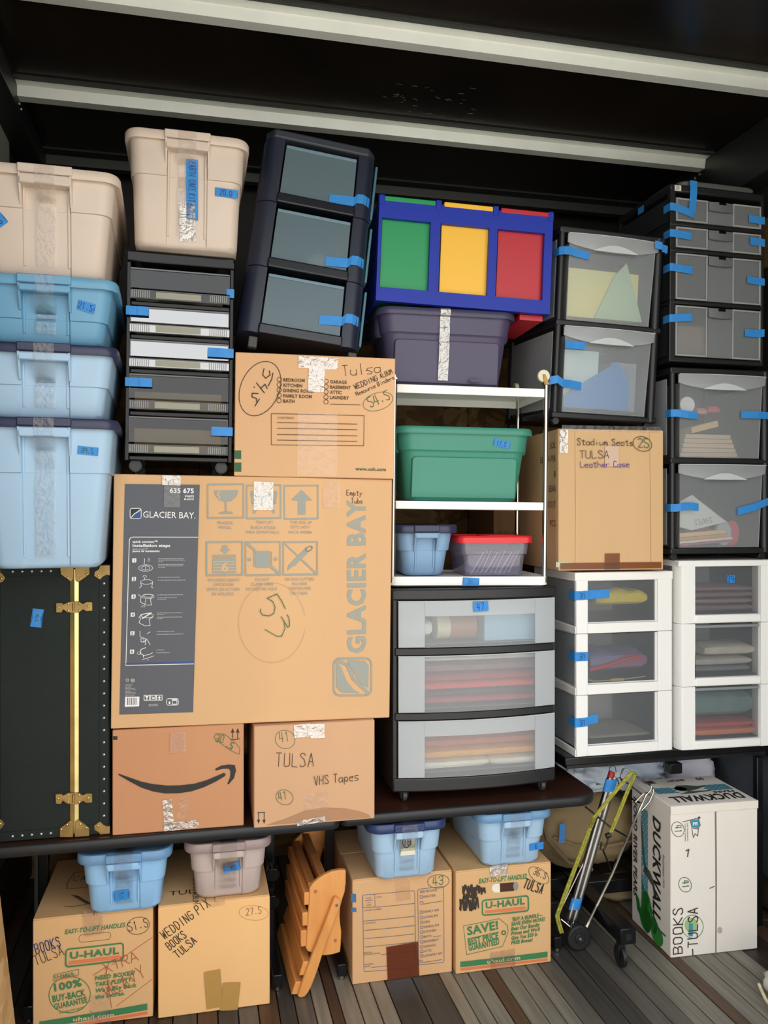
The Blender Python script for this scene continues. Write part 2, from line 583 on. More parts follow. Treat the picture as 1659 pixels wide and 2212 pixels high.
wall_back = struct('wall_back', MB().box(XL - .05, XR + .05, YB, YB + .05, -.06, ZC + .03), mat('back_wall_paint', '17150f', .5))
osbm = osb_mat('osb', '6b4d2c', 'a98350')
for x0, x1 in ((XL, .02), (.024, 1.228), (1.232, XR)):
    MB().box(x0, x1, YB - .014, YB - .001, .0, 2.26).build('osb_sheet', osbm, wall_back)
SL = [mat('slat_dark', '33271d', .6, hex2='4a3828', vscale=6, stretch=(1, .3, 6), bump=.4, bscale=40), mat('slat_umber', '2a211a', .6, hex2='3a2d22', vscale=6, stretch=(1, .3, 6), bump=.4, bscale=40)]
wall_left = struct('wall_left', MB().box(XL - .05, XL, Y0, YB, -.06, ZC), mat('side_wall_paint', '201c17', .6))
wall_right = struct('wall_right', MB().box(XR, XR + .05, Y0, YB, -.06, ZC), mat('side_wall_paint', '201c17', .6))
for par, a, b in ((wall_left, XL, XL + .016), (wall_right, XR - .016, XR)):
    z = .02
    k = 0
    while z < 1.3:
        MB().box(a, b, Y0 + .01, YB - .015, z, z + .118).build('slat', SL[k % 2], par, bevel=.003, seg=1)
        z += .125; k += 1
# translucent light strip of the side wall seen under the top rail on the left
MB().box(XL, XL + .012, 2.85, 3.20, 2.55, 2.832).build('liner_panel', mat('pale_liner', '9aa08e', .5), wall_left)
MB().box(XR - .012, XR, 2.4, YB - .05, 2.42, 2.60).build('liner_panel', mat('ply_liner', '6b5532', .6), wall_right)

M_CEIL = mat('dark_roof_skin', '0c0c0b', .22, hex2='221a12', vscale=1.6, spec=.6)  # warm second tone paints blotchy reflections into the roof colour
ceiling = struct('ceiling', MB().box(XL - .05, XR + .05, Y0, YB, ZC, ZC + .03), M_CEIL)
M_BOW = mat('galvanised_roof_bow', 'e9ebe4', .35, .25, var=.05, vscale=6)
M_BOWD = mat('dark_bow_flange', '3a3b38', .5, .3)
n = 1
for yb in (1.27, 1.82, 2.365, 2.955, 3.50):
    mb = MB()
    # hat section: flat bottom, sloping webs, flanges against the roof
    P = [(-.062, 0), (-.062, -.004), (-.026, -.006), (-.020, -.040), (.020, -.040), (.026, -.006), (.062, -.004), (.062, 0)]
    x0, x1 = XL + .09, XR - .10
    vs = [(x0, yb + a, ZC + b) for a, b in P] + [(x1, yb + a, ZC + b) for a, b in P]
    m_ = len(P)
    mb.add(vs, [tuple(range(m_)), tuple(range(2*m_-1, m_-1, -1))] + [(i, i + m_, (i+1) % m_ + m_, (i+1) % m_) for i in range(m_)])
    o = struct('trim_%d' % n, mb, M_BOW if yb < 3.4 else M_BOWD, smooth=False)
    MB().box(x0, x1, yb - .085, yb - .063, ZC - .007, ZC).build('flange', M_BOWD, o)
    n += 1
M_RAIL = mat('dark_top_rail', '1b1b1d', .45)
for side in (0, 1):
    x0, x1 = ((XL, XL + .09) if side == 0 else (XR - .10, XR))
    o = struct('trim_%d' % n, MB().box(x0, x1, Y0 + .01, YB - .02, ZC - (.085 if side == 0 else .20), ZC - .001), M_RAIL, bevel=.006)
    for k in range(4):
        for dz in (0, .02):
            MB().cyl((x1 + .001 if side == 0 else x0 - .001, 1.2 + .59*k + dz*1.5, ZC - .05 - dz*.2), (1, 0, 0), .005, .004, 8).build('rivet', M_RIVET, o)
    n += 1
# pale scuffs in the roof skin just before the second bow
mb = MB()
for k in range(26):
    x = .62 + .34*rnd.random(); y = 2.70 + .14*rnd.random() - (.10 if rnd.random() < .25 else 0); l = rnd.uniform(.004, .022); a = rnd.uniform(-.6, .6); w_ = rnd.uniform(.0008, .0022)
    mb.add([(x, y, ZC - .0008), (x + l*math.cos(a), y + l*math.sin(a), ZC - .0008), (x + l*math.cos(a), y + l*math.sin(a) + w_, ZC - .0008), (x, y + w_, ZC - .0008)], [(0, 1, 2, 3)])
mb.build('scuff_mark', mat('pale_scuff', 'a9a9a2', .5), ceiling, smooth=False)['kind'] = 'stuff'
# the ground outside, below the trailer bed
struct('ground', MB().box(-24, 26, -32, 14, -1.25, -1.2), mat('outside_ground', 'b3aea2', .9, hex2='c4beb0', vscale=1.2))

# ------------------------------------------------------------------ builders
def carton(name, label, loc, w, d, h, m, yaw=0, roll=0, lean=0, group=None, cat='box', bulge=.004, flaps=None, fm=None):
    t = thing(name, label, cat, loc, yaw, lean, roll, group)
    n = 7
    mb = MB()
    hh = h - (.005 if flaps else 0)
    def bl(a): return math.sin(PI*a)
    S = {}
    vs = []; fs = []
    def vert(i, j, k):
        key = (i, j, k)
        if key not in S:
            a, b, c = i/n, j/n, k/n
            x, y, z = a*w, b*d, c*hh
            nz = noise.noise(Vector((a*3 + loc[0]*9, b*3, c*3 + loc[2]*7)))*bulge*.8
            if j == 0: y -= bulge*bl(a)*bl(c) + nz*bl(a)*bl(c)
            if j == n: y += bulge*bl(a)*bl(c)
            if i == 0: x -= bulge*bl(b)*bl(c)*.6
            if i == n: x += bulge*bl(b)*bl(c)*.6
            S[key] = len(vs); vs.append((x, y, z))
        return S[key]
    for a in range(n):
        for b in range(n):
            fs.append((vert(a, 0, b), vert(a+1, 0, b), vert(a+1, 0, b+1), vert(a, 0, b+1)))
            fs.append((vert(a, n, b), vert(a, n, b+1), vert(a+1, n, b+1), vert(a+1, n, b)))
            fs.append((vert(0, a, b), vert(0, a, b+1), vert(0, a+1, b+1), vert(0, a+1, b)))
            fs.append((vert(n, a, b), vert(n, a+1, b), vert(n, a+1, b+1), vert(n, a, b+1)))
            fs.append((vert(a, b, 0), vert(a, b+1, 0), vert(a+1, b+1, 0), vert(a+1, b, 0)))
            fs.append((vert(a, b, n), vert(a+1, b, n), vert(a+1, b+1, n), vert(a, b+1, n)))
    mb.add(vs, fs)
    mb.build('body', m, t, bevel=.0028, seg=2)
    if flaps == 'depth':      # the seam runs away from the front
        for x0, x1 in ((.001, w/2 - .002), (w/2 + .002, w - .001)):
            MB().box(x0, x1, .001, d - .001, hh, h).build('flap', fm or m, t, bevel=.0012, seg=1)
    elif flaps == 'across':
        for y0, y1 in ((.001, d/2 - .002), (d/2 + .002, d - .001)):
            MB().box(.001, w - .001, y0, y1, hh, h).build('flap', fm or m, t, bevel=.0012, seg=1)
    return t

def bow(w, bulge):
    """how far a bulged front stands out at (x, z)"""
    return lambda x, z, k: (x, -bulge*0 - .0012 - .0005*k, z)

def boxface(q, w, h, bulge=.004):
    def pl(x, z, k):
        a = min(1, max(0, x/w)); c = min(1, max(0, z/h))
        return (x, -bulge*1.45*math.sin(PI*a)*math.sin(PI*c) - .0010 - .0004*k, z)
    return Face(q, w, h, pl)

def tub(label, loc, w, d, h, mb_, ml, yaw=0, roll=0, lean=0, group=None, taper=.026, step=.62, lid_h=.028, nwf=.33, tape=True, name='storage_tub', handle_m=None):
    """rectangular tote, narrow end in front: lid with latch plate, handle bar with two brackets, shoulders stepping in"""
    t = thing(name, label, 'storage tub', loc, yaw, lean, roll, group)
    cx, cy = w/2, d/2
    bw, bd = w - .034, d - .034
    nw = w*nwf; nd = .008
    hb = h - lid_h*.7
    def tw(z): return taper*2*(1 - z/h)
    def ring(z, add, ndd, r=.035): return rr(bw - tw(z) + add, bd - tw(z) + add, r, z, cx, cy, 6, nw, ndd)
    zs = step*h
    b = MB()
    b.loft([ring(0, -.026, .002, .03), ring(.004, -.012, .003, .034), ring(.014, -.0, nd*.6), ring(zs - .001, -.002, nd*.6), ring(zs, .009, nd*1.5, .037), ring(hb, .008, nd*1.5, .037)])
    b.build('body', mb_, t, ang=35)
    # raised side ribs of the middle channel
    for sx in (-1, 1):
        rb = MB()
        x = cx + sx*(nw/2 - .006)
        def yf(z): return cy - (bd - tw(z))/2
        rb.hexa([(x - .003, yf(.03) + .001, .03), (x + .003, yf(.03) + .001, .03), (x + .003, yf(.03) + nd, .03), (x - .003, yf(.03) + nd, .03),
                 (x - .003, yf(zs) - .003, hb - .03), (x + .003, yf(zs) - .003, hb - .03), (x + .003, yf(zs) + nd, hb - .03), (x - .003, yf(zs) + nd, hb - .03)])
        rb.build('channel_rib', mb_, t, bevel=.001, seg=1)
    l = MB()
    z0 = h - lid_h
    l.loft([rr(w - .03, d - .03, .035, z0 + .004, cx, cy, 6), rr(w - .004, d - .004, .045, z0, cx, cy, 6), rr(w, d, .047, z0 + .004, cx, cy, 6), rr(w, d, .047, h - .007, cx, cy, 6),
            rr(w - .008, d - .008, .043, h - .001, cx, cy, 6), rr(w - .024, d - .024, .038, h, cx, cy, 6), rr(w - .05, d - .05, .028, h - .007, cx, cy, 6), rr(w - .052, d - .052, .028, h - .007, cx, cy, 6)])
    lid = l.build('lid', ml, t, ang=40)
    lp = MB().box(cx - nw/2 - .006, cx + nw/2 + .006, -.009, .02, h - .024, h - .0005)
    lp.build('latch_plate', ml, lid, bevel=.003)
    hm = handle_m or mb_
    hz = h - .026
    hd_ = MB()
    y0 = cy - bd/2 + .006
    hd_.box(cx - nw/2 - .002, cx + nw/2 + .002, -.008, y0 + .006, hz - min(.026, h*.11), hz)
    hd_.build('handle', hm, t, bevel=.004)
    bl_ = min(.075, h*.36)
    for sx in (-1, 1):
        x = cx + sx*(nw/2 + .001)
        br = MB()
        br.hexa([(x - .003, y0 - .002, hz - bl_), (x + .003, y0 - .002, hz - bl_), (x + .003, y0 + .012, hz - bl_), (x - .003, y0 + .012, hz - bl_),
                 (x - .003, -.0115, hz), (x + .003, -.0115, hz), (x + .003, y0 + .012, hz), (x - .003, y0 + .012, hz)])
        br.build('bracket', hm, t, bevel=.001, seg=1)
    if tape:
        yb0 = cy - (bd - tw(.02))/2
        yb1 = cy - (bd - tw(hb))/2
        path = [(cx, .06, h + .0006), (cx, .012, h + .001), (cx, -.0100, h - .002), (cx, -.0102, h - .022), (cx, -.0092, hz - .022), (cx, yb1 + .002, hz - .06)]
        for k in range(1, 7):
            z = (hz - .06)*(1 - k/6) + .03*k/6
            path.append((cx, cy - (bd - tw(z))/2 - .0005 + (nd*.8 if z > zs else 0) - .001*(k % 2), z))
        stape(t, path, .05, M_TAPEC, 'clear_tape', (1, 0, 0))
    t['tub_front'] = 0
    del t['tub_front']
    t_front = lambda x, z, k=0: (x, cy - (bd - tw(z))/2 - (.0062 if z > zs and abs(x - cx) > nw/2 else .0012) - .0004*k, z)
    return t, t_front

def patch(parent, fn, x, z, w, h, ang=0, m=None, name='tape_strip', text=None, tm=None, ts=.6, ta=None, jag=True, label=None, th=.0014):
    """a stuck-on piece of tape on a front, with writing on it"""
    m = m or M_TAPEB
    g = R_(ang)
    P = []
    pts = [(-w/2, -h/2), (0, -h/2), (w/2, -h/2), (w/2 - (h*.12 if jag else 0), 0), (w/2, h/2), (0, h/2), (-w/2, h/2), (-w/2 + (h*.1 if jag else 0), 0)]
    for a, b in pts:
        P.append(fn(x + a*math.cos(g) - b*math.sin(g), z + a*math.sin(g) + b*math.cos(g), 2))
    o = MB().add(P, [(0, 1, 5, 6), (1, 2, 4, 5), (2, 3, 4), (6, 7, 0)]).build(name, m, parent, smooth=False, label=label)
    if text:
        F = Face([(0, 0), (100, 0), (0, 100), (100, 100)], .1, .1, lambda a, b, k: fn(a, b, 4))
        I = Ink(F)
        F.q = lambda u, v: (u, v)
        F.sc = 1.0
        ga = R_(ta if ta is not None else ang)
        sz = h*ts if ta is None or abs(ta - ang) < 45 else w*ts*.45
        L = len(text)*sz*.62
        I.hw(text, x - L/2*math.cos(ga) + sz/2*math.sin(ga), z - L/2*math.sin(ga) - sz/2*math.cos(ga), sz, tm or M_MARKB, math.degrees(ga), th=max(.0015, sz*.095))
        I.done(o)
    return o

def caster(parent, x, y, z, r=.018, m=M_BLACK, name='caster', yaw=0, hub=True):
    """a hanging caster: plate, fork and wheel; z is the floor under it"""
    o = MB()
    o.box(x - .010, x + .010, y - .012, y + .012, z + r*1.7, z + r*2.35)
    for s in (-1, 1):
        o.hexa([(x + s*.011 - .0015, y - .009, z + r*.6), (x + s*.011 + .0015, y - .009, z + r*.6), (x + s*.011 + .0015, y + .009, z + r*.6), (x + s*.011 - .0015, y + .009, z + r*.6),
                (x + s*.011 - .0015, y - .012, z + r*2), (x + s*.011 + .0015, y - .012, z + r*2), (x + s*.011 + .0015, y + .012, z + r*2), (x + s*.011 - .0015, y + .012, z + r*2)])
    c = o.build(name, m, parent, bevel=.001, seg=1)
    MB().cyl((x, y, z + r), (1, 0, 0), r, .014, 20).build('wheel', m, c, bevel=.002)
    return c

_cn = 0
def cloth(name, label, cat, root, p, w, d, h, m, group=None, lump=.12, seed=0, yaw=0):
    """soft folded thing: rounded slab with folds and lumps, placed in the frame of the unit it lies in"""
    global _cn
    _cn += 1
    if seed == 0: seed = _cn
    mb = MB()
    nx, nh = 16, 8
    rings = []
    for i in range(nx + 1):
        a = i/nx
        x = -w/2 + w*a
        sh = max(.62, (1 - (2*a - 1)**12)**.5 if 0 < a < 1 else .62)
        ring = []
        for k in range(nh*2):
            q = 2*PI*k/(nh*2)
            cx_, cz_ = math.cos(q), math.sin(q)
            ex = abs(cx_)**.55*(1 if cx_ > 0 else -1); ez = abs(cz_)**.6*(1 if cz_ > 0 else -1)
            nn = noise.noise(Vector((a*4 + seed*3.1, q*1.2, seed)))
            ring.append((x + nn*.004, ex*d/2*(.9 + .1*sh), h/2 + ez*h/2*sh*(1 - lump + lump*(nn if ez > 0 else 0))))
        rings.append(ring)
    mb.loft(rings)
    o = mb.build(name, m, None)
    if root is None:
        o.location = p; o.rotation_euler = (0, 0, R_(yaw))
    else:
        o.location = within(root, p); align(o, root)
    tag(o, label, cat, group)
    return o

# ================================================================== cardboard boxes
C_GB = card('carton_tan', 'd5aa7d')
C_AM = card('carton_rust', 'c48e67')
C_VH = card('carton_buff', 'cfa27c')
C_OSH = card('carton_peach', 'd9ab80')
C_25 = card('carton_pale', 'd2ac80')
C_UH = card('carton_honey', 'dbae7a')
C_27 = card('carton_orange', 'f0bd80')
C_43 = card('carton_warm', 'd9aa7a')
C_PR = card('white_carton', 'ebe2d6', var=.02)
C_DK = card('carton_brown_back', '8c6a48')

# --- toilet carton
W, H = .825, .738
t = carton('carton', 'largest flat cardboard carton with grey installation steps panel and fragile pictograms', (-.234, 2.5, .8725), W, .30, H, C_GB, yaw=-1.2, roll=.65)
F = boxface([(250, 1020), (850, 1040), (240, 1572), (843, 1553)], W, H)
I = Ink(F)
I.poly([(274, 1042), (436, 1046), (419, 1537), (259, 1541)], M_PANEL)
I.L = 1
g = M_INKGY
# pictogram squares
def sq(u0, v0, u1, v1): I.frame(u0, v0, u1, v1, 3.2, g)
sq(453, 1046, 530, 1118); sq(537, 1049, 610, 1120); sq(618, 1051, 690, 1122)
sq(450, 1170, 527, 1241); sq(534, 1171, 608, 1242); sq(615, 1172, 688, 1242)
I.poly([(466, 1059), (519, 1059), (515, 1072), (505, 1081), (497, 1083), (489, 1083), (478, 1079), (470, 1070)], g)
I.rect(490, 1083, 494, 1104, g); I.poly([(475, 1109), (482, 1105), (503, 1105), (508, 1109)], g)
I.L = 2
I.line([(479, 1059), (474, 1068), (479, 1074), (477, 1080)], 2.4, C_GB)
I.L = 1
# two people lifting a box
for s, o in ((1, 0), (-1, 0)):
    cx = 574 + s*25
    I.disc(cx, 1065, 4, 4, g); I.line([(cx, 1071), (cx - s*2, 1086), (cx - s*9, 1093), (cx - s*4, 1107)], 6, g); I.line([(cx, 1074), (cx - s*12, 1082)], 3, g)
I.rect(563, 1066, 585, 1085, g)
I.poly([(655, 1060), (678, 1083), (664, 1083), (663, 1113), (647, 1113), (647, 1083), (632, 1082)], g)
I.poly([(484, 1177), (495, 1177), (495, 1186), (501, 1186), (490, 1195), (478, 1186), (484, 1186)], g)
I.rect(463, 1198, 513, 1203, g); I.rect(463, 1206, 513, 1236, g)
I.L = 2
for k in range(4): I.rect(463, 1211 + 6.5*k, 513, 1212.4 + 6.5*k, C_GB)
I.text('6', 489, 1233, 19, C_GB, fit=15, bold=True, align='c')
I.L = 1
I.line([(534, 1171), (556, 1191)], 5, g); I.line([(587, 1222), (608, 1242)], 5, g)
I.rect(556, 1191, 587, 1226, g); I.rect(551, 1192, 553.5, 1224, g); I.rect(589, 1192, 591, 1220, g)
for s, c in ((1, 547), (-1, 594)):
    I.poly([(c, 1208), (c - s*5, 1203), (c - s*5, 1206), (c - s*9, 1206), (c - s*9, 1210), (c - s*5, 1210), (c - s*5, 1213)], g)
I.line([(615, 1172), (688, 1242)], 3.4, g)
I.poly([(624, 1234), (626, 1222), (664, 1184), (671, 1192), (650, 1212), (640, 1222), (632, 1226)], g)
I.ell(670, 1187, 8, 4.5, 2.2, g, -30)
for tx, u, v, ft in (('FRAGILE', 490, 1132, 33), ('FRÁGIL', 490, 1142, 27), ('TEAM LIFT', 575, 1132, 38), ('BUSCA AYUDA', 573, 1143, 54), ('PARA LEVANTARLO', 571, 1153, 72),
                 ('THIS SIDE UP', 653, 1133, 48), ('ESTE LADO', 652, 1143, 42), ('HACIA ARRIBA', 652, 1154, 53), ('STACKING HEIGHT', 487, 1255, 68), ('LIMITATION', 486, 1265, 43), ('LÍMITE DE ALTURA', 486, 1275, 70), ('DE APILADO', 485, 1285, 46),
                 ('DO NOT', 570, 1255, 30), ('CLAMP HERE', 569, 1265, 49), ('NO SUJETAR AQUÍ', 568, 1275, 66), ('NO BOX CUTTERS', 650, 1255, 64), ('NO USAR', 650, 1265, 33), ('CORTADORES', 650, 1275, 49), ('DE CAJAS', 649, 1285, 37)):
    I.text(tx, u, v, 6.6, g, fit=ft, align='c')
# big vertical name and mark
I.text('GLACIER BAY', 791, 1412, 40, g, fit=342, bold=True, ang=90 + .8)
I.L = 1
I.rframe(723, 1424, 804, 1504, 13, 4, g)
I.poly([(728, 1432), (738, 1440), (750, 1472), (766, 1492), (778, 1499), (739, 1497), (729, 1487)], g)
I.poly([(752, 1428), (790, 1430), (798, 1440), (797, 1488), (780, 1478), (764, 1452)], g)
I.line([(732, 1428), (752, 1438), (765, 1468), (798, 1500)], 7, g)
# grey panel
w_ = M_INKW
I.L = 2
I.text('635 675', 423, 1064, 10, w_, fit=50, bold=True, align='r'); I.text('WHITE', 423, 1073, 4.2, w_, fit=19, bold=True, align='r'); I.text('BLANCO', 423, 1079, 3.6, w_, fit=20, bold=True, align='r')
I.text('GLACIER BAY.', 313, 1115, 13.5, w_, fit=108, ang=-.6)
I.rframe(285, 1095, 309, 1117, 4, 1.2, w_)
I.poly([(287, 1097), (305, 1096), (300, 1101), (293, 1108), (287, 1114)], M_INKK)
I.poly([(307, 1102), (307, 1115), (290, 1116), (296, 1108), (302, 1104)], M_INKBL)
I.line([(286, 1116), (294, 1107), (301, 1103), (308, 1098)], 1.6, w_)
I.line([(431, 1159), (292, 1157), (286, 1158), (283, 1163), (274, 1434), (421, 1432)], 1.4, w_)
I.line([(275, 1430.5), (421, 1429)], 3, M_INKBL)
I.text('quick connect™', 290, 1169, 4.6, w_, fit=51, bold=True); I.text('installation steps', 290, 1178, 6, w_, fit=77, bold=True)
I.text('quick connect™', 290, 1184, 3, w_, fit=31); I.text('pasos de instalación', 290, 1189, 4.2, w_, fit=55, bold=True)
for k, (v, u) in enumerate(((1207, 293), (1247, 292), (1285, 291), (1324, 289), (1364, 288), (1404, 287))):
    I.L = 2
    I.poly([(u - 3, v - 4), (u + 5, v - 4), (u + 5, v + 3), (u + 3, v + 5), (u - 4, v + 5), (u - 4, v - 2)], w_)
    I.L = 3
    I.text(str(k + 1), u + .4, v + 3.5, 6, M_PANEL, align='c', bold=True)
    I.L = 2
    nl = [[54, 55, 10, 0, 53, 52, 15], [45, 0, 57], [53, 0, 40, 18], [53, 14, 0, 52, 12], [37, 0, 55], [17, 0, 28]][k]
    lorem = ['turn off water supply valve and remove old toilet from the floor', 'with valve open drain and mark the bolt holes on floor now', 'lower bowl onto bolts']
    for j, ln in enumerate(nl):
        if ln: I.text(lorem[j % 2][:max(4, int(ln*1.05))], 345 - k, v - 2 + 3.1*j, 1.9, w_, fit=ln)
c = lambda u, v, a, b, th=.9, **k: I.ell(u, v, a, b, th, w_, **k)
c(318, 1224, 15, 7); c(318, 1224, 9, 4.5); I.line([(316, 1204), (315, 1215)], 1, w_); c(325, 1204, 2, 1.6, .7); c(325, 1208, 2.4, 1.6, .7); I.line([(318, 1219), (318, 1229)], .8, w_)
c(320, 1254, 13, 5); c(316, 1242, 4, 2); I.line([(307, 1256), (309, 1263), (304, 1267)], 1, w_); I.line([(333, 1255), (331, 1266), (334, 1267)], 1, w_); I.line([(316, 1245), (315, 1250)], .8, w_)
c(323, 1285, 13, 4.5); c(323, 1284, 10, 3, .7); I.line([(302, 1281), (308, 1286), (306, 1297), (318, 1304), (330, 1304), (328, 1291), (335, 1287)], 1, w_); I.line([(318, 1291), (316, 1302)], .8, w_); c(312, 1307, 4, 1.5, .8)
c(321, 1327, 13, 4.5); I.line([(303, 1331), (308, 1324), (328, 1321)], 1.4, w_); I.line([(307, 1331), (303, 1342), (316, 1349), (327, 1348), (325, 1335), (333, 1330)], 1, w_); I.line([(310, 1333), (330, 1321)], 2.2, w_)
I.line([(305, 1360), (305, 1372), (320, 1378), (327, 1390)], 1, w_); I.line([(307, 1376), (307, 1383), (314, 1384), (318, 1378), (316, 1390)], 1.2, w_); I.line([(320, 1366), (327, 1362)], 1, w_); c(310, 1380, 3, 4, .9)
I.line([(317, 1396), (307, 1400), (305, 1408), (312, 1412), (312, 1417)], 1.3, w_); c(303, 1408, 4, 3); I.line([(312, 1413), (325, 1411), (332, 1407)], 1, w_); I.line([(310, 1422), (335, 1414)], .9, w_); I.line([(322, 1420), (322, 1424)], 1, w_)
c(277, 1466, 3, 2.6, 1.2); I.poly([(284, 1463), (293, 1463), (293, 1469), (288, 1472), (284, 1468)], M_INKGY)
for j in range(9): I.text('imported by home brands inc', 272, 1476 + 3*j - (0 if j < 8 else 0), 1.6, w_, fit=[16, 13, 12, 20, 22, 12, 21, 22, 20][j])
I.poly([(272, 1502), (303, 1502), (302, 1523), (271, 1524)], w_)
I.L = 3
for j, bw_ in enumerate([2, .8, 1.4, .7, 1.8, .8, 1, 1.9, .7, 1.2]): I.rect(276 + j*2.3, 1504, 276 + j*2.3 + bw_*.75, 1520, M_INKK)
I.L = 2
for k, u in enumerate((313, 326.5, 340)): I.frame(u, 1499, u + 12, 1510, 1.3, w_)
I.poly([(315, 1501), (323, 1501), (320, 1505), (319.6, 1508), (322, 1509), (316, 1509), (318.4, 1508), (318, 1505)], w_); c(330, 1502, 1.2, 1.2); c(336, 1502, 1.2, 1.2); I.rect(330, 1504, 336, 1507, w_)
I.poly([(346, 1501), (350, 1505), (347.5, 1505), (347.5, 1509), (344.5, 1509), (344.5, 1505), (342, 1505)], w_)
for j in range(2): I.text('KEEP THIS SIDE UP', 333, 1520 + 3*j, 1.6, w_, fit=19, align='c')
I.rframe(362, 1507, 387, 1521, 3, 1.4, w_); I.disc(368, 1516, 2, 3, w_); I.frame(374, 1509, 384, 1519, 1.2, w_); I.rect(374, 1509, 384, 1511.5, w_)
# handwriting
I.L = 4
I.hw('Empty', 752, 1073, 12, M_MARK, 0, 1); I.hw('Tubs', 762, 1090, 11, M_MARK, 0, 1)
I.line([(601, 1283), (580, 1292), (592, 1299), (597, 1312), (594, 1325), (584, 1330), (570, 1328), (565, 1320), (566, 1315)], 1.8, M_MARKG)
I.line([(601, 1283), (611, 1298), (619, 1315)], 1.8, M_MARKG)
I.line([(610, 1332), (624, 1355), (628, 1352), (627, 1336), (623, 1328)], 1.8, M_MARKG)
I.line([(616, 1340), (618, 1358), (611, 1374), (600, 1374), (575, 1359)], 1.6, M_MARKG)
I.ell(590, 1345, 72, 86, .5, mat('marker_faint', 'b08a5c', .7), 0, 10, 350)
I.done(t)
fr = lambda x, z, k=0: F.place(x, z, k + 6)
patch(t, fr, *F.q(573, 1072), .058, .085, 0, M_TAPEG, 'clear_tape', jag=False)
patch(t, fr, *F.q(719, 1070), .05, .080, 0, M_TAPEC, 'clear_tape', jag=False)
patch(t, fr, *F.q(375, 1036), .052, .028, 0, M_TAPEG, 'clear_tape', jag=False)
patch(t, fr, *F.q(376, 1068), .045, .07, 0, M_TAPEC, 'clear_tape', jag=False)

# --- parcel box with the smile arrow
W, H = .376, .3062
t = carton('carton', 'rust-brown shipping carton with a curved black arrow logo beside the trunk', (-.230, 2.506, .5608), W, .34, H, C_AM, yaw=-1.0)
F = boxface([(243, 1573), (527, 1560), (243, 1806), (527, 1785)], W, H)
I = Ink(F)
def zm(x, y): return (220 + x*.3737, 1540 + y*.3738)
up = [zm(*p) for p in ((97, 343), (160, 365), (230, 390), (300, 405), (380, 413), (460, 412), (540, 403), (610, 383), (665, 360), (707, 342), (718, 350), (712, 362), (660, 393), (590, 425), (520, 448), (450, 458), (370, 460), (300, 448), (230, 425), (160, 388), (98, 352))]
n2 = len(up)
I._put([F.q(*p) for p in up], [(0, 1, 19, 20), (1, 2, 18, 19), (2, 3, 17, 18), (3, 4, 16, 17), (4, 5, 15, 16), (5, 6, 14, 15), (6, 7, 13, 14), (7, 8, 12, 13), (8, 9, 10, 11), (8, 11, 12)], M_INKK)
hd = [zm(*p) for p in ((657, 318), (690, 300), (735, 293), (770, 297), (777, 330), (765, 375), (733, 412), (727, 405), (742, 370), (745, 335), (735, 318), (700, 318), (660, 328))]
I._put([F.q(*p) for p in hd], [(0, 1, 11, 12), (1, 2, 10, 11), (2, 3, 4, 10), (4, 9, 10), (4, 5, 8, 9), (5, 6, 7, 8)], M_INKK)
I.rect(244, 1586, 254, 1594, M_INKK)
for u in (503, 514):
    I.line([(u, 1592), (u, 1576)], 1.8, M_INKK); I.poly([(u - 4, 1580), (u, 1570), (u + 4, 1580)], M_INKK)
I.line([(499, 1596), (518, 1594)], 1.8, M_INKK)
I.L = 1
I.hw('30', 466, 1599, 16, M_MARKG, -14, 1.4); I.hw('.5', 488, 1612, 14, M_MARKG, -20, 2.4)
I.line([(470, 1598), (463, 1590), (467, 1582), (485, 1583), (505, 1598), (519, 1614), (517, 1628), (500, 1620), (480, 1605), (470, 1597)], 1.1, M_MARKG)
I.done(t)
fr = lambda x, z, k=0: F.place(x, z, k + 4)
patch(t, fr, *F.q(364, 1757), .027, .085, 4, M_TAPEG, 'clear_tape', jag=False)
patch(t, fr, *F.q(395, 1750), .027, .080, -8, M_TAPEC, 'clear_tape', jag=False)
patch(t, fr, *F.q(392, 1783), .10, .024, 2, M_TAPEG, 'clear_tape')
patch(t, fr, *F.q(385, 1600), .045, .06, 0, M_TAPEC, 'clear_tape', jag=False)

# --- VHS tapes
W, H = .366, .3025
t = carton('carton', 'battered buff carton marked TULSA and VHS Tapes with torn bottom edge', (.174, 2.470, .5608), W, .36, H, C_VH, yaw=-.5, bulge=.006)
F = boxface([(548, 1567), (812, 1556), (550, 1790), (808, 1768)], W, H, .006)
I = Ink(F)
I.hw('TULSA', 597, 1655, 28, M_MARK, -3, 1.3, sx=.62); I.hw('VHS Tapes', 680, 1695, 19, M_MARK, 2, 1.3)
I.hw('41', 606, 1602, 20, M_MARKG, 8, 1.3); I.ell(617, 1596, 22, 20, 1, M_MARKG, 20); I.hw('41', 604, 1729, 17, M_MARKG, 8, 1.3); I.ell(616, 1722, 19, 16, 1, M_MARKG, 20)
for u in (560, 572):
    I.line([(u, 1757), (u, 1774)], 1.6, M_INKK); I.poly([(u - 3.5, 1771), (u, 1780), (u + 3.5, 1771)], M_INKK)
I.line([(558, 1756), (574, 1755)], 1.6, M_INKK)
# darker corrugated strip where the lower flap has pulled away
I.poly([(575, 1783), (620, 1768), (660, 1751), (700, 1744), (745, 1746), (775, 1752), (796, 1760), (800, 1766), (680, 1775)], card('carton_dark_strip', 'b18463'))
I.done(t)
fr = lambda x, z, k=0: F.place(x, z, k + 4)
patch(t, fr, *F.q(655, 1577), .050, .038, 2, M_TAPEG, 'clear_tape', jag=False)
patch(t, fr, *F.q(688, 1578), .042, .042, 0, M_TAPEG, 'clear_tape')
patch(t, fr, *F.q(683, 1730), .072, .052, 0, M_TAPEC, 'clear_tape', jag=False)
patch(t, fr, *F.q(673, 1773), .085, .016, 5, M_TAPEG, 'clear_tape')

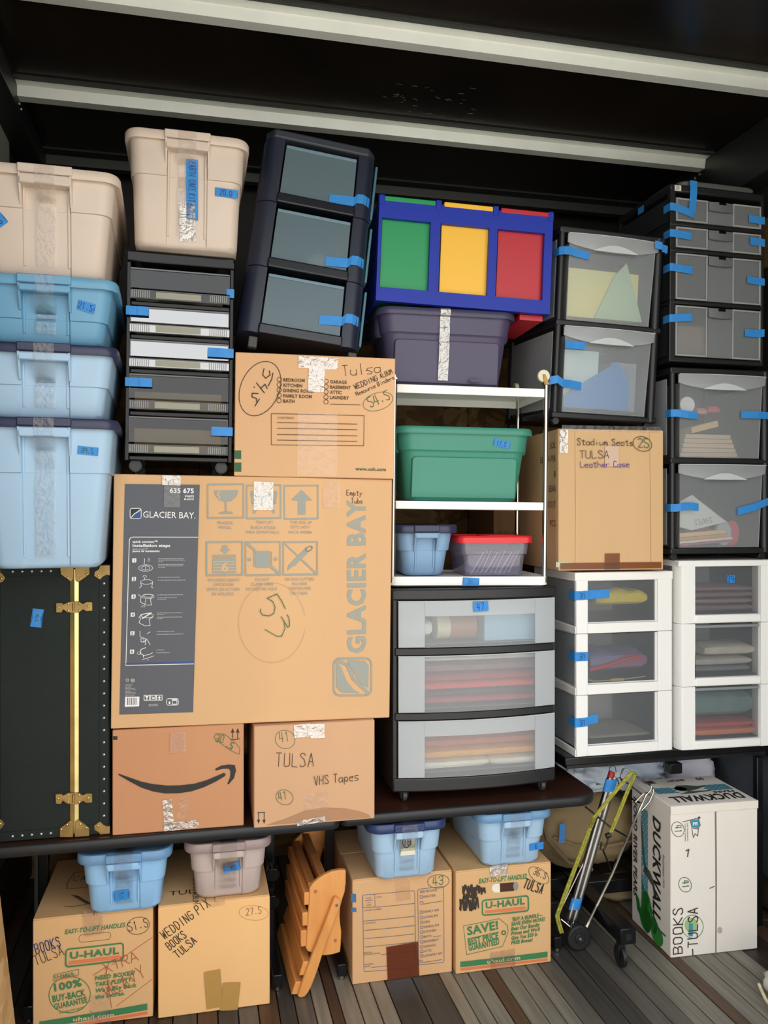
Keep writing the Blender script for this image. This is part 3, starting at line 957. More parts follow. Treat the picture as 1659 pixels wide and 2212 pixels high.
# --- moving carton with room checklist
W, H = .485, .371
t = carton('carton', 'peach moving carton with circled room checklist and CONTENTS lines under the navy tower', (.117, 2.5, 1.6075), W, .24, H, C_OSH, yaw=-4.1, roll=.65)
F = boxface([(507, 762), (851, 771), (505, 1028), (852, 1036)], W, H)
I = Ink(F)
b_ = M_INKBR
def zo(x, y): return (490 + x*.2351, 740 + y*.2351)
for tx, y, ft in (('BEDROOM', 358, 193), ('KITCHEN', 407, 172), ('DINING ROOM', 455, 275), ('FAMILY ROOM', 504, 258), ('BATH', 552, 102)):
    I.text(tx, *zo(505, y), 7, b_, fit=ft*.2351, bold=True); I.ell(*zo(468, y - 18), 4.7, 4.7, 1.1, b_)
for tx, y, ft in (('GARAGE', 371, 152), ('BASEMENT', 420, 190), ('ATTIC', 468, 107), ('LAUNDRY', 516, 175)):
    I.text(tx, *zo(932, y), 7, b_, fit=ft*.2351, bold=True); I.ell(*zo(895, y - 18), 4.7, 4.7, 1.1, b_)
I.ell(*zo(895, 543), 4.7, 4.7, 1.1, b_); I.line([zo(932, 564), zo(1213, 568)], 1.1, b_)
I.line([zo(398, 653), zo(1250, 668), zo(1250, 948), zo(400, 940)], 1.2, b_, True)
I.text('CONTENTS:', *zo(452, 700), 4.6, b_, fit=155*.2351)
for y in (735, 787, 844, 896): I.line([zo(452, y), zo(1186, y + 12)], 1.3, b_)
I.poly([zo(66, 990), zo(128, 990), zo(128, 1070), zo(66, 1067)], mat('print_dark_green', '35603c', .7)); I.poly([zo(66, 1102), zo(130, 1102), zo(130, 1187), zo(66, 1185)], mat('print_dark_green', '35603c', .7))
I.text('www.osh.com', *zo(1175, 1178), 7.2, mat('print_dark_green', '35603c', .7), fit=286*.2351, bold=True)
I.L = 1
I.hw('Tulsa', *zo(1050, 305), 24, M_MARK, 8, 1.2, sx=.8)
I.hw('WEDDING', *zo(1165, 425), 11, M_MARK, 24, 1.3, sx=.8); I.hw('ALBUM', *zo(1405, 320), 10, M_MARK, 26, 1.2, sx=.6); I.hw('Resource Binders', *zo(1180, 485), 8.5, M_MARK, 26, 1.1, sx=.75)
I.ell(*zo(1378, 535), 34, 19, 1, M_MARKG, -18); I.hw('54.5', *zo(1310, 590), 21, M_MARKG, 24, 1.7)
I.ell(*zo(295, 425), 41, 61, 1.5, M_MARK, 22)
I.line([zo(278, 470), zo(225, 468), zo(222, 500), zo(262, 515), (553, 871)], 2, M_MARK); I.line([zo(290, 520), zo(250, 585)], 2, M_MARK)
I.line([zo(262, 372), zo(335, 465)], 2, M_MARK); I.line([zo(300, 425), zo(340, 385), zo(360, 425)], 2, M_MARK); I.disc(*zo(243, 412), 1.5, 1.5, M_MARK)
I.line([zo(330, 243), zo(318, 300), zo(345, 330), zo(385, 300), zo(378, 262)], 2, M_MARK); I.line([zo(410, 283), zo(400, 340), zo(368, 402)], 2, M_MARK)
I.done(t)
fr = lambda x, z, k=0: F.place(x, z, k + 4)
patch(t, fr, *F.q(*zo(820, 185)), .118, .036, -1, M_TAPEG, 'clear_tape')
patch(t, fr, *F.q(*zo(805, 340)), .048, .075, -2, M_TAPEG, 'clear_tape')
patch(t, fr, *F.q(*zo(820, 940)), .12, .19, 0, M_TAPEC, 'clear_tape', jag=False)

# --- stadium seats carton
W, H = .384, .484
t = carton('carton', 'tall pale carton marked Stadium Seats with circled 25 standing on the white drawers', (1.210, 2.6, 1.300), W, .40, H, C_25, yaw=-3.4, bulge=.006)
F = boxface([(1207, 924), (1436, 926), (1207, 1230), (1432, 1230)], W, H, .006)
I = Ink(F)
def z5(x, y): return (1150 + x*.3068, 820 + y*.3068)
I.L = 9
I.hw('Stadium Seats', *z5(312, 455), 13, M_MARK, 0, 1.2, sx=.82); I.hw('TULSA', *z5(330, 548), 15, M_MARK, 0, 1.2, sx=1.0); I.hw('Leather Case', *z5(333, 615), 12, M_MARKP, 1, 1.2, sx=.85)
I.ell(*z5(775, 445), 21, 16, 1.3, M_INKBR, 15); I.hw('25', *z5(745, 470), 18, M_MARKG, 0, 1.6, sx=.8)
I.L = 0
for x in (300, 830): I.line([z5(x, 360), z5(x, 1290)], .8, mat('carton_crease', 'b58a5c', .8))
g2 = mat('green_dotted_label', '8fa887', .6)
for j in range(3):
    for k in range(9): I.disc(*z5(183 + k*9.6, 1281 + j*13), 1.1, 1.4, g2)
I.rect(*z5(170, 1276), *z5(268, 1312), mat('pale_label', 'e2dfc8', .7))
I.L = 1
for j in range(3):
    for k in range(9): I.disc(*z5(178 + k*10.6, 1281 + j*13), 1.1, 1.4, g2)
I.done(t)
fr = lambda x, z, k=0: F.place(x, z, k + 4)
patch(t, fr, *F.q(*z5(555, 535)), .052, .07, 0, mat('pale_tape', 'cfae96', .4), 'paper_tape', jag=False)
patch(t, fr, *F.q(*z5(555, 1275)), .055, .055, 0, M_TAPET, 'tan_tape', jag=False)
patch(t, fr, *F.q(*z5(550, 1305)), .37, .022, 0, M_TAPET, 'tan_tape')
patch(t, fr, *F.q(*z5(220, 430)), .03, .08, 0, M_TAPEG, 'clear_tape')
patch(t, fr, *F.q(*z5(560, 340)), .36, .022, 0, M_TAPEC, 'clear_tape')
sf = Face([(0, 0), (100, 0), (0, 100), (100, 100)], .1, .1, lambda a, b, k: (-.002 - .0004*k - .0035*math.sin(PI*a/.4)*math.sin(PI*b/.484), .40 - a, b))
sf.q = lambda u, v: (u, v); sf.sc = 1
I = Ink(sf)
for k, (s_, z) in enumerate((('SOL', .42), ('EEDER-MA', .375), ('B', .32), ('SEAS', .27), ('DOMINICUT', .215), ('PCS', .15))): I.text(s_, .40 - .02, z, .022, mat('faded_ink', '5d4a35', .8), align='r')
I.done(t)

# --- carton with Chinese export print behind the shelf cart
t = carton('carton', 'plain brown export carton standing behind the white shelf cart', (1.135, 3.02, 1.30), .42, .32, .30, C_DK, yaw=-2)
I = Ink(Face([(0, 0), (100, 0), (0, 100), (100, 100)], .1, .1, lambda a, b, k: (a, -.006 - .0004*k, b)))
I.F.q = lambda u, v: (u, v); I.F.sc = 1
I.text('MEAS:50 X 38 X 45', .02, .10, .026, mat('faded_ink', '5d4a35', .8)); I.text('MADE IN CHINA', .02, .045, .026, mat('faded_ink', '5d4a35', .8))
I.done(t)

# ================================================================== cartons on the floor
def simple_fx(w, h, q, b=.004): return boxface(q, w, h, b)
def topface(w, d, h):
    return Face([(0, 0), (100, 0), (0, 100), (100, 100)], .1, .1, lambda a, b, k: (a, b, h + .0008 + .0004*k))

def haul_logo(I, u0, v0, u1, v1, sl, g=M_INKG):
    """rounded frame, name and bar; sl = how many pixels the right end stands higher"""
    k = -sl/(u1-u0)
    I.rframe(u0, v0, u1, v1, (v1-v0)*.18, (v1-v0)*.085, g, tilt=k)
    w = u1-u0; h = v1-v0
    a = math.degrees(math.atan(-k))*.0
    I.text('U-HAUL', u0 + w*.07, v0 + h*.56 + k*w*.07, h*.40, g, fit=w*.86, bold=True)
    I.poly([(u0 + w*.06, v0 + h*.68), (u0 + w*.94, v0 + h*.68 + k*w*.88), (u0 + w*.94, v0 + h*.85 + k*w*.88), (u0 + w*.06, v0 + h*.85)], M_INKO)

W, D, H = .333, .41, .334
t = carton('carton', 'moving carton printed SAVE BEST PRICE GUARANTEED with scribbled-out marker and punched handle hole', (.828, 2.552, 0), W, D, H, C_UH, yaw=0, flaps='depth')
F = boxface([(985, 1881), (1193, 1863), (985, 2105), (1189, 2078)], W, H)
I = Ink(F)
def z6(x, y): return (960 + x*.15672, 1840 + y*.15669)
sl = -.10
I.text('EASY-TO-LIFT HANDLES', *z6(478, 432), 9.5, M_INKG, fit=104, bold=True, shear=.2, ang=0)
haul_logo(I, *z6(525, 665), *z6(1160, 872), 9)
I.line([z6(265, 1022), z6(755, 915), z6(868, 1010), z6(878, 1100), z6(800, 1300), z6(308, 1418)], 1, M_INKG, True)
I.text('SAVE!', *z6(320, 1150), 17, M_INKG, fit=66, bold=True, ang=6)
I.line([z6(320, 1198), z6(745, 1098)], 1, M_INKG)
I.text('BEST PRICE', *z6(330, 1282), 12.5, M_INKG, fit=65, bold=True, ang=6); I.text('GUARANTEED', *z6(338, 1365), 12.5, M_INKG, fit=66, bold=True, ang=6)
I.ell(*z6(815, 1110), 4, 4, 2, M_INKG)
for k, (tx, ft) in enumerate((('*BUY A BUNDLE—', 70), ('SAVE EVEN MORE!', 75), ('Beat Our Bundle', 63), ("Prices and We'll", 63), ('Give You $20 In', 58), ('FREE Boxes!', 47))):
    I.text(tx, *z6(918, 955 + 64*k), 7.4, M_INKG, fit=ft, bold=True, shear=.15, ang=1)
I.poly([z6(222, 1515), z6(1415, 1378), z6(1413, 1455), z6(222, 1592)], M_INKG); I.poly([z6(222, 1605), z6(1413, 1468), z6(1413, 1500), z6(222, 1640)], M_INKO)
I.L = 1
I.text('uhaul.com', *z6(590, 1538), 7.5, mat('carton_print', 'dcb68a', .8), fit=72, bold=True)
I.hw('TULSA', *z6(1090, 490), 19, M_MARK, -24, 2.4, sx=.46)
I.ell(*z6(1312, 332), 25, 14, 1.2, M_MARKG, 38); I.hw('36.5', *z6(1235, 310), 13, M_MARK, -28, 1.2)
I.scribble(*z6(265, 470), *z6(570, 560), 15, 3.4, M_MARK, 3); I.scribble(*z6(215, 640), *z6(470, 790), 15, 3.2, M_MARK, 5); I.scribble(*z6(265, 560), *z6(460, 640), 9, 3, M_MARK, 6)
# punched handle hole shows the dark inside and a white edge of something
hole = [z6(660 + (0 if 0 else 0), 500)]
I.disc(*z6(715, 497), 9, 9.5, mat('ivory_inside', 'efe3cd', .7)); I.rect(*z6(715, 437), *z6(770, 556), mat('ivory_inside', 'efe3cd', .7))
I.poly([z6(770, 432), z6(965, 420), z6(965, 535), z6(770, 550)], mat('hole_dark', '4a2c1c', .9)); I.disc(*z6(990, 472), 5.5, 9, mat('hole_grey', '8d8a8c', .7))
I.done(t)
fr = lambda x, z, k=0: F.place(x, z, k + 4)
patch(t, fr, *F.q(*z6(760, 250)), .062, .034, 3, M_TAPEG, 'clear_tape'); patch(t, fr, *F.q(*z6(800, 1500)), .085, .075, 2, M_TAPEC, 'clear_tape')

W, H = .331, .333
t = carton('carton', 'moving carton with bedroom checklist, circled 43 and brown tape at its foot', (.490, 2.569, 0), W, D, H, C_43, yaw=0, flaps='across')
F = boxface([(765, 1900), (979, 1882), (760, 2128), (978, 2101)], W, H)
I = Ink(F)
def z7(x, y): return (560 + x*.25317, 1720 + y*.25317)
gb = mat('steel_blue_print', '5f6878', .7)
I.poly([z7(798, 826), z7(838, 828), z7(838, 900), z7(796, 897)], mat('print_blue', '3f6f96', .7)); I.poly([z7(797, 942), z7(838, 945), z7(838, 982), z7(796, 979)], mat('print_blue', '3f6f96', .7))
I.rframe(*z7(893, 838), *z7(1337, 1495), 4, 1, gb, tilt=-.075)
I.rframe(*z7(1362, 795), *z7(1582, 1440), 4, 1, gb, tilt=-.09)
I.rframe(*z7(895, 838), *z7(998, 945), 3, .9, gb, tilt=-.06)
for (x0, y0, x1, y1) in ((1000, 940, 1337, 911), (897, 1058, 1335, 1018), (905, 1137, 1328, 1097), (905, 1208, 1325, 1168), (905, 1280, 1322, 1238), (1040, 1345, 1318, 1316), (955, 1458, 1115, 1442), (1410, 918, 1568, 898), (1405, 1418, 1562, 1397), (1488, 1197, 1555, 1191)):
    I.line([z7(x0, y0), z7(x1, y1)], 1.0, gb)
for k, (tx, ft) in enumerate((('PLACE', 11), ('SHIPPING', 16), ('TAG', 7), ('HERE', 10))): I.text(tx, *z7(945, 868 + 20*k), 2.8, gb, fit=ft, align='c')
for tx, x, y, ft in (('NAME', 1012, 862, 11), ('ORDER NUMBER', 903, 975, 37), ('CONTENTS', 903, 1085, 24), ('SPECIAL', 897, 1337, 17), ('INSTRUCTIONS', 897, 1353, 33), ('PACKER’S', 895, 1440, 20), ('NAME', 895, 1458, 12)): I.text(tx, *z7(x, y), 3, gb, fit=ft)
I.text('BED ROOMS', *z7(1382, 828), 5.6, gb, fit=37)
for tx, y, ft in (('MASTER', 868, 27), ('FAMILY RM', 995, 33), ('LIVING RM', 1040, 31), ('DEN', 1080, 13), ('DINING RM', 1122, 33), ('KITCHEN', 1163, 27), ('BATH', 1205, 16), ('BASEMENT', 1247, 33), ('GARAGE', 1290, 26), ('ATTIC', 1330, 17), ('LAUNDRY RM', 1370, 39)):
    I.text(tx, *z7(1410, y), 5, gb, fit=ft, ang=.5); I.rframe(*z7(1380, y - 20), *z7(1402, y + 2), 1, .8, gb)
I.rframe(*z7(1382, 897), *z7(1406, 920), 1, .8, gb); I.rframe(*z7(1374, 1397), *z7(1396, 1420), 1, .8, gb)
I.L = 1
I.ell(*z7(1538, 733), 23, 14, 1.2, M_MARKG, -3); I.hw('43', *z7(1492, 768), 18, M_MARKG, 2, 1.6, sx=.8)
I.done(t)
fr = lambda x, z, k=0: F.place(x, z, k + 4)
patch(t, fr, *F.q(*z7(1228, 1410)), .105, .118, 3, M_TAPED, 'brown_tape', jag=False)
patch(t, fr, *F.q(*z7(1235, 790)), .05, .07, 3, M_TAPEC, 'clear_tape', jag=False)

W, H = .335, .324
t = carton('carton', 'moving carton printed 100% BUY-BACK GUARANTEE with BOOKS TULSA in navy marker', (-.453, 2.546, 0), W, D, H, C_UH, yaw=-.8, flaps='depth')
F = boxface([(69, 1992), (333, 1966), (72, 2228), (331, 2210)], W, H)
I = Ink(F)
def z8(x, y): return (x*.36166, 1780 + y*.36181)
I.text('EASY-TO-LIFT HANDLES', *z8(378, 672), 10, M_INKG, fit=132, bold=True, shear=.2, ang=1)
I.rframe(*z8(463, 678), *z8(655, 722), 7, .8, M_INKBR, tilt=-.09)
haul_logo(I, *z8(386, 762), *z8(732, 866), 12)
I.rframe(*z8(315, 912), *z8(463, 946), 2, 1, M_INKG, tilt=-.22); I.text('U-HAUL', *z8(322, 934), 7, M_INKG, fit=44, bold=True, ang=6)
I.poly([z8(322, 942), z8(458, 914), z8(458, 920), z8(322, 948)], M_INKO)
I.ell(*z8(411, 1030), 44, 39, 1.5, M_INKG)
I.text('100%', *z8(322, 1008), 17, M_INKG, fit=60, bold=True, ang=6); I.text('BUY-BACK', *z8(312, 1072), 15, M_INKG, fit=72, bold=True, ang=6); I.text('GUARANTEE', *z8(322, 1115), 13, M_INKG, fit=72, bold=True, ang=7); I.text('AVAILABLE WITH RECEIPT', *z8(350, 1142), 5, M_INKG, fit=56, ang=6)
for k, (tx, ft) in enumerate((('NEED BOXES?', 88), ('TAKE PLENTY.', 83), ("We'll Buy Back", 92), ('the Extras.', 66))): I.text(tx, *z8(560, 948 + 38*k), 9.5, M_INKG, fit=ft, bold=True, shear=.12, ang=1)
I.poly([z8(236, 1182), z8(880, 1105), z8(880, 1145), z8(236, 1222)], M_INKG); I.poly([z8(236, 1230), z8(880, 1153), z8(880, 1172), z8(236, 1249)], M_INKO)
I.L = 1
I.text('uhaul.com', *z8(430, 1190), 9, mat('carton_print', 'dcb68a', .8), fit=90, bold=True, ang=0)
I.hw('BOOKS', *z8(215, 788), 22, M_MARKB, 14, 2.0, sx=.5); I.hw('TULSA', *z8(215, 855), 22, M_MARK, 18, 1.4, sx=.62)
I.ell(*z8(826, 625), 26, 19, 1.1, M_MARK, -12); I.hw('51.5', *z8(768, 660), 20, M_MARK, 9, 1.4, sx=.58)
I.hw('XTRA', *z8(625, 910), 24, M_MARKR, 16, 1.5, sx=.95); I.hw('HEAVY', *z8(640, 1060), 30, M_MARKR, 26, 1.5, sx=.7)
I.line([z8(550, 918), z8(625, 872), z8(660, 1120)], 1.2, M_MARKR); I.line([z8(690, 1110), z8(910, 960)], 1, M_MARKR); I.line([z8(660, 860), z8(915, 700)], 1, M_MARKR)
I.done(t)
tf = topface(W, D, H); tf.q = lambda u, v: (u, v); tf.sc = 1
I = Ink(tf)
I.scribble(.085, .085, .135, .125, 9, .004, M_MARK, 4) if False else None
for k in range(9):
    I.line([(.085 + .006*k, .115 - .008*k + .02), (.11 + .006*k, .10 - .008*k + .02)], .0028, M_MARK)
I.line([(.075, .065), (.10, .055), (.14, .062)], .003, M_MARK)
I.line([(.06, .22), (.065, .18), (.16, .18), (.17, .30), (.07, .30), (.06, .22)], .0022, M_MARK); I.hw('CALIF', .075, .235, .035, M_MARK, 0, .002)
I.done(t)
fr = lambda x, z, k=0: F.place(x, z, k + 4)
patch(t, fr, *F.q(*z8(550, 600)), .055, .075, 3, M_TAPEC, 'clear_tape', jag=False); patch(t, fr, *F.q(*z8(590, 1130)), .06, .1, 3, M_TAPEC, 'clear_tape', jag=False)

W, H = .329, .333
t = carton('carton', 'plain orange-tan carton marked WEDDING PIX BOOKS TULSA on its blank side', (-.103, 2.527, 0), W, D, H, C_27, yaw=0, flaps='depth', fm=C_UH)
F = boxface([(342, 1957), (586, 1935), (340, 2201), (582, 2171)], W, H)
I = Ink(F)
I.hw('WEDDING PIX', *z8(985, 688), 20, M_MARK, 33, 1.8, sx=.55); I.hw('BOOKS', *z8(1015, 752), 18, M_MARK, 35, 1.8, sx=.5); I.hw('TULSA', *z8(1065, 800), 18, M_MARK, 38, 1.8, sx=.62)
I.ell(*z8(1522, 535), 32, 16, .7, mat('marker_faint', '9c7a4f', .7), 5); I.hw('27.5', *z8(1478, 550), 15, mat('marker_tan', '8f6b40', .7), 2, 1.3, sx=.6)
I.done(t)
fr = lambda x, z, k=0: F.place(x, z, k + 4)
patch(t, fr, *F.q(*z8(1275, 985)), .047, .115, 4, mat('tan_tape', 'b98f4c', .4), 'tan_tape', jag=False)
patch(t, fr, *F.q(*z8(1375, 1030)), .052, .085, -6, mat('tan_tape', 'b98f4c', .4), 'tan_tape', jag=False)
patch(t, fr, *F.q(*z8(1300, 470)), .05, .02, 4, M_TAPEC, 'clear_tape')
tf = topface(W, D, H); tf.q = lambda u, v: (u, v); tf.sc = 1
I = Ink(tf); I.text('TULSA', .03, .06, .03, M_MARK, ang=0); I.text('WEDDING ALBUM', .10, .20, .018, M_MARK, ang=-90); I.done(t)

# --- pear carton (white, printed)
W, D2, H = .325, .270, .511
t = carton('carton', 'white produce carton printed with green pears and blue bricks, marked BOOKS TULSA', (1.562, 2.482, 0), W, D2, H, C_PR, yaw=-2.2, bulge=.002)
F = boxface([(1452, 1743), (1636, 1727), (1449, 2070), (1632, 2048)], W, H, .002)
I = Ink(F)
def z9(x, y): return (1350 + x*.27664, 1600 + y*.27667)
I.poly([z9(704, 505), z9(716, 505), z9(705, 1665), z9(696, 1665)], mat('carton_gap', '7d736b', .9))
I.L = 1
k_ = mat('thin_black_print', '4a4541', .7)
I.line([z9(458, 637), z9(583, 603)], 1.2, k_); I.disc(*z9(583, 602), 2.6, 2.6, k_)
I.poly([z9(520, 625), z9(578, 612), z9(590, 660), z9(575, 685), z9(530, 675)], M_INKT); I.line([z9(515, 625), z9(528, 682), z9(572, 690), z9(591, 660), z9(578, 610)], 1.2, k_)
I.L = 2; I.text('E', *z9(535, 640), 9, M_INKW, bold=True, ang=-90); I.L = 1
I.line([z9(526, 688), z9(537, 758), z9(550, 727), z9(570, 745), z9(577, 690)], 1.2, k_)
I.text('THE PRESIDENTS', *z9(490, 640), 2.6, k_, fit=36, ang=-90); I.text('EXPORT AWARD', *z9(472, 650), 2.6, k_, fit=34, ang=-90)
for (x, y) in ((420, 695), (470, 1125)):
    I.ell(*z9(x, y), 13, 16, 1.1, M_MARKG, -15); I.hw('41', *z9(x - 20, y - 28), 13, M_MARKG, -90, 1.5)
I.ell(*z9(525, 1450), 22, 25, 1.1, M_PEARG); I.disc(*z9(515, 1440), 14, 16, mat('pale_pear_print', '9cbc7c', .7)); I.L = 2
I.rect(*z9(495, 1425), *z9(525, 1525), M_INKT); I.L = 3
I.hw('BOOKS', *z9(445, 1655), 19, M_MARK, 90, 2, sx=.95, gap=.5); I.hw('-TULSA', *z9(560, 1665), 20, M_MARK, 90, 2, sx=.78, gap=.4)
I.line([z9(480, 860), z9(500, 850), z9(490, 905)], 2.2, k_)
I.line([z9(655, 1150), z9(690, 1133)], 1.4, k_); I.disc(*z9(730, 1475), 5, 7, mat('carton_stain', 'b8ada0', .9))
I.done(t)
# left side
def pls(s_, z, k): return (-.0022 - .0004*k, D2 - s_, z)
F = Face([(1373, 1680), (1452, 1743), (1367, 1985), (1449, 2070)], D2, H, pls)
F.sc = D2/82
I = Ink(F)
def brick(I, F2, s0, s1, a0, a1, horiz=False, bl=.021, bh=.0095, skip=None):
    """a band of printed bricks, metres on the side"""
    r = 0; a = s0
    while a + bh <= s1 + 1e-6:
        b = a0 - (bl/2 if r % 2 else 0)
        while b < a1:
            b0, b1 = max(b, a0), min(b + bl*.9, a1)
            if b1 > b0 + .002 and not (skip and skip(a, b0)):
                p = [(a, b0), (a + bh*.82, b0), (a + bh*.82, b1), (a, b1)] if not horiz else [(b0, a), (b1, a), (b1, a + bh*.82), (b0, a + bh*.82)]
                I._put(p, [(0, 1, 2, 3)], M_INKT)
            b += bl
        a += bh; r += 1
brick(I, F, .075, .125, .10, .44)
I.L = 1
def tv(txt, s_, z, cap, ln, m, bold=True, shear=.15):
    vs, fs = text_mesh(txt, bold)
    x0 = min(p[0] for p in vs); x1 = max(p[0] for p in vs)
    kx = ln/(x1-x0); ky = cap/.7
    I._put([(s_ + y*ky, z - (x - x0)*kx - y*ky*shear) for x, y in vs], fs, m)
tv('DUCKWALL', .158, .440, .050, .355, M_INKK)
tv('HOOD RIVER PEARS', .018, .46, .026, .36, M_INKK)
tv('Established 1919', .222, .33, .012, .11, M_INKK, False)
I.poly
def loc(P, m): I._put(P, [tuple(range(len(P)))], m)
loc([(.07, .41), (.085, .36), (.10, .26), (.118, .225), (.108, .215), (.088, .25), (.075, .33)], M_DUCK)
loc([(.10, .24), (.135, .235), (.165, .21), (.175, .17), (.165, .15), (.155, .19), (.12, .205), (.085, .215)], M_DUCK)
loc([(.085, .235), (.105, .225), (.09, .20), (.078, .215)], mat('pale_duck', 'cfc8b8', .7))
def blob(cs, rs, c2, r2, m):
    P = []
    for k in range(24):
        q = 2*PI*k/24
        P.append((cs + rs*math.cos(q), c2 + r2*math.sin(q)))
    loc(P, m)
I.L = 2
blob(.112, .040, .080, .072, M_PEARG); blob(.105, .042, .055, .045, M_PEARG) ; blob(.105, .026, .125, .028, M_PEARG)
blob(.185, .040, .035, .034, M_PEARG); blob(.165, .020, .06, .03, M_PEARD)
loc([(.03, .12), (.06, .10), (.075, .04), (.045, .06)], M_PEARD)
loc([(.075, .19), (.095, .155), (.085, .135)], M_PEARD)
I.line
I._line([(.14, .11), (.20, .06), (.24, .06)], .006, M_PEARD)
I.done(t)
# top
F = Face([(0, 0), (1, 0), (0, 1), (1, 1)], W, D2, lambda a, b, k: (a, b, H + .0012 + .0004*k))
F.q = lambda u, v: (u, v); F.sc = 1
I = Ink(F)
brick(I, F, .115, .175, .02, .31, True, skip=lambda a, b: .09 < b < .20)
I.L = 1
def tb(txt, x1_, y, cap, ln, m, bold=True):
    vs, fs = text_mesh(txt, bold)
    x0 = min(p[0] for p in vs); xx = max(p[0] for p in vs); kx = ln/(xx-x0); ky = cap/.7
    I._put([(x1_ - (x-x0)*kx - yy*ky*.1, y - yy*ky) for x, yy in vs], fs, m)
tb('DUCKWALL', .305, .078, .052, .27, M_INKK); tb('PEARS', .30, .105, .018, .08, k_); tb('BARTLETT', .19, .245, .02, .07, k_, True); tb('90', .27, .25, .025, .03, k_)
loc([(.10, .155), (.13, .185), (.17, .18), (.20, .165), (.24, .17), (.19, .14), (.14, .12), (.11, .13)], M_DUCK); blob(.125, .022, .15, .02, mat('pale_duck', 'cfc8b8', .7))
loc([(.09, .10), (.14, .12), (.24, .115), (.14, .10)], M_DUCK)
I.frame(.03, .22, .07, .25, .002, k_); I.rect(.045, .222, .066, .248, k_)
I.done(t)
# lid edge running round the top
MB().box(-.0015, W + .0015, -.0032, .002, H - .028, H - .0005).build('lid_edge', C_PR, t, bevel=.0008, seg=1)

# ================================================================== storage tubs
P_BEIGE = mat('beige_plastic', 'd6c3b3', .42, var=.02, vscale=3)
P_BLUE = mat('pale_blue_plastic', 'a5c2da', .40, var=.02, vscale=3)
P_STEEL = mat('steel_blue_plastic', '699fc0', .42, var=.02, vscale=3)
P_NAVY = mat('navy_plastic', '2a2f4c', .38)
P_NAVYL = mat('royal_navy_plastic', '2b3a66', .38)
P_SKY = mat('sky_blue_plastic', '92c0e6', .42)
P_SKYL = mat('grey_blue_plastic', '6a93b8', .42)
P_TAUPE = mat('taupe_plastic', '9b8782', .45)
P_GREIGE = mat('greige_plastic', 'c0ada4', .45)
P_PURPLE = mat('plum_plastic', '4c4560', .45)
P_PURPL = mat('plum_lid_plastic', '43405a', .42)
P_GREEN = mat('green_plastic', '3f8c78', .42)

XA, YA = -.567, 2.30
gp = 'stack of totes beside the wheeled smoked drawers'
t, f = tub('pale blue tote with navy lid at foot of left stack, taped 39.5', (XA, YA, 1.3485), .370, .58, .400, P_BLUE, P_NAVY, yaw=1.5, taper=.032, step=.64, group=gp)
patch(t, f, .292, .315, .052, .022, -5, text='39.5', tm=M_MARKG)
t, f = tub('shallow pale blue tote with navy lid, second from the bottom of the left stack', (XA, YA, 1.748), .369, .58, .196, P_BLUE, P_NAVY, yaw=1.5, group=gp, step=.45)
t, f = tub('steel blue tote with steel blue lid under the beige one in the left stack', (XA, YA + .004, 1.945), .369, .58, .178, P_STEEL, P_STEEL, yaw=1.5, group=gp, step=.38)
patch(t, f, .287, .105, .044, .026, -14, text='21.5')
t, f = tub('beige tote with beige lid topping the left stack, tape reading 30.5', (XA, YA, 2.124), .374, .58, .285, P_BEIGE, P_BEIGE, yaw=1.5, group=gp)
patch(t, f, .06, .13, .062, .030, 40, text='30.5')
t, f = tub('beige tote with EARTHQUAKE KIT on blue tape, on top of the smoked drawers', (-.197, 2.42, 2.265), .352, .50, .324, P_BEIGE, P_BEIGE, yaw=0, roll=.8, taper=.014)
I = patch(t, f, .190, .168, .033, .172, 1, jag=False)
Ff = Face([(0, 0), (1, 0), (0, 1), (1, 1)], 1, 1, lambda a, b, k: f(a, b, 4)); Ff.q = lambda u, v: (u, v); Ff.sc = 1
J = Ink(Ff); J.hw('EARTHQUAKE KIT', .180, .246, .019, M_MARKB, -90, .0013, sx=.45, gap=.22); J.done(I)
patch(t, f, .288, .168, .066, .025, -2, text='20.0')
patch(t, f, .178, .075, .045, .11, 3, M_TAPEG, 'clear_tape')

gp = 'small totes on the cartons under the tables'
t, f = tub('sky blue small tote on the buy-back carton, blue tape reading 9.5', (-.331, 2.49, .3262), .268, .40, .187, P_SKY, P_SKYL, yaw=-1.5, group=gp, step=.5, taper=.018)
patch(t, f, .125, .055, .042, .030, 6, text='9.5', tm=M_MARKG, ta=-90)
t, f = tub('greige small tote with taupe lid on the wedding pictures carton', (-.028, 2.50, .3338), .260, .40, .180, P_GREIGE, P_TAUPE, yaw=0, group=gp, step=.5, taper=.018, handle_m=P_GREIGE)
patch(t, f, .140, .095, .050, .026, 8, text='7')
t, f = tub('pale blue small tote with navy lid and inked 16, on the circled 43 carton', (.528, 2.50, .3333), .262, .40, .190, P_BLUE, P_NAVYL, yaw=0, group=gp, step=.5, taper=.018)
patch(t, f, .133, .115, .050, .070, 0, mat('pale_label', 'c3d3e0', .5), 'paper_label')
Ff = Face([(0, 0), (1, 0), (0, 1), (1, 1)], 1, 1, lambda a, b, k: f(a, b, 5)); Ff.q = lambda u, v: (u, v); Ff.sc = 1
J = Ink(Ff); J.ell(.127, .125, .013, .019, .003, M_MARKB); J.hw('16', .117, .113, .024, M_MARKB, 0, .0028); J.done(t)
t, f = tub('pale blue small tote with grey-blue lid, on the SAVE carton', (.890, 2.515, .3342), .268, .42, .187, P_BLUE, P_SKYL, yaw=0, group=gp, step=.5, taper=.018)
patch(t, f, .215, .060, .050, .024, 3, text='6')
MB().add([(.0315 + .0, .10, .10), (.033, .145, .10), (.029, .145, .065), (.029, .10, .068)], [(0, 1, 2, 3)]).build('tape_strip', M_TAPEB, t, smooth=False)

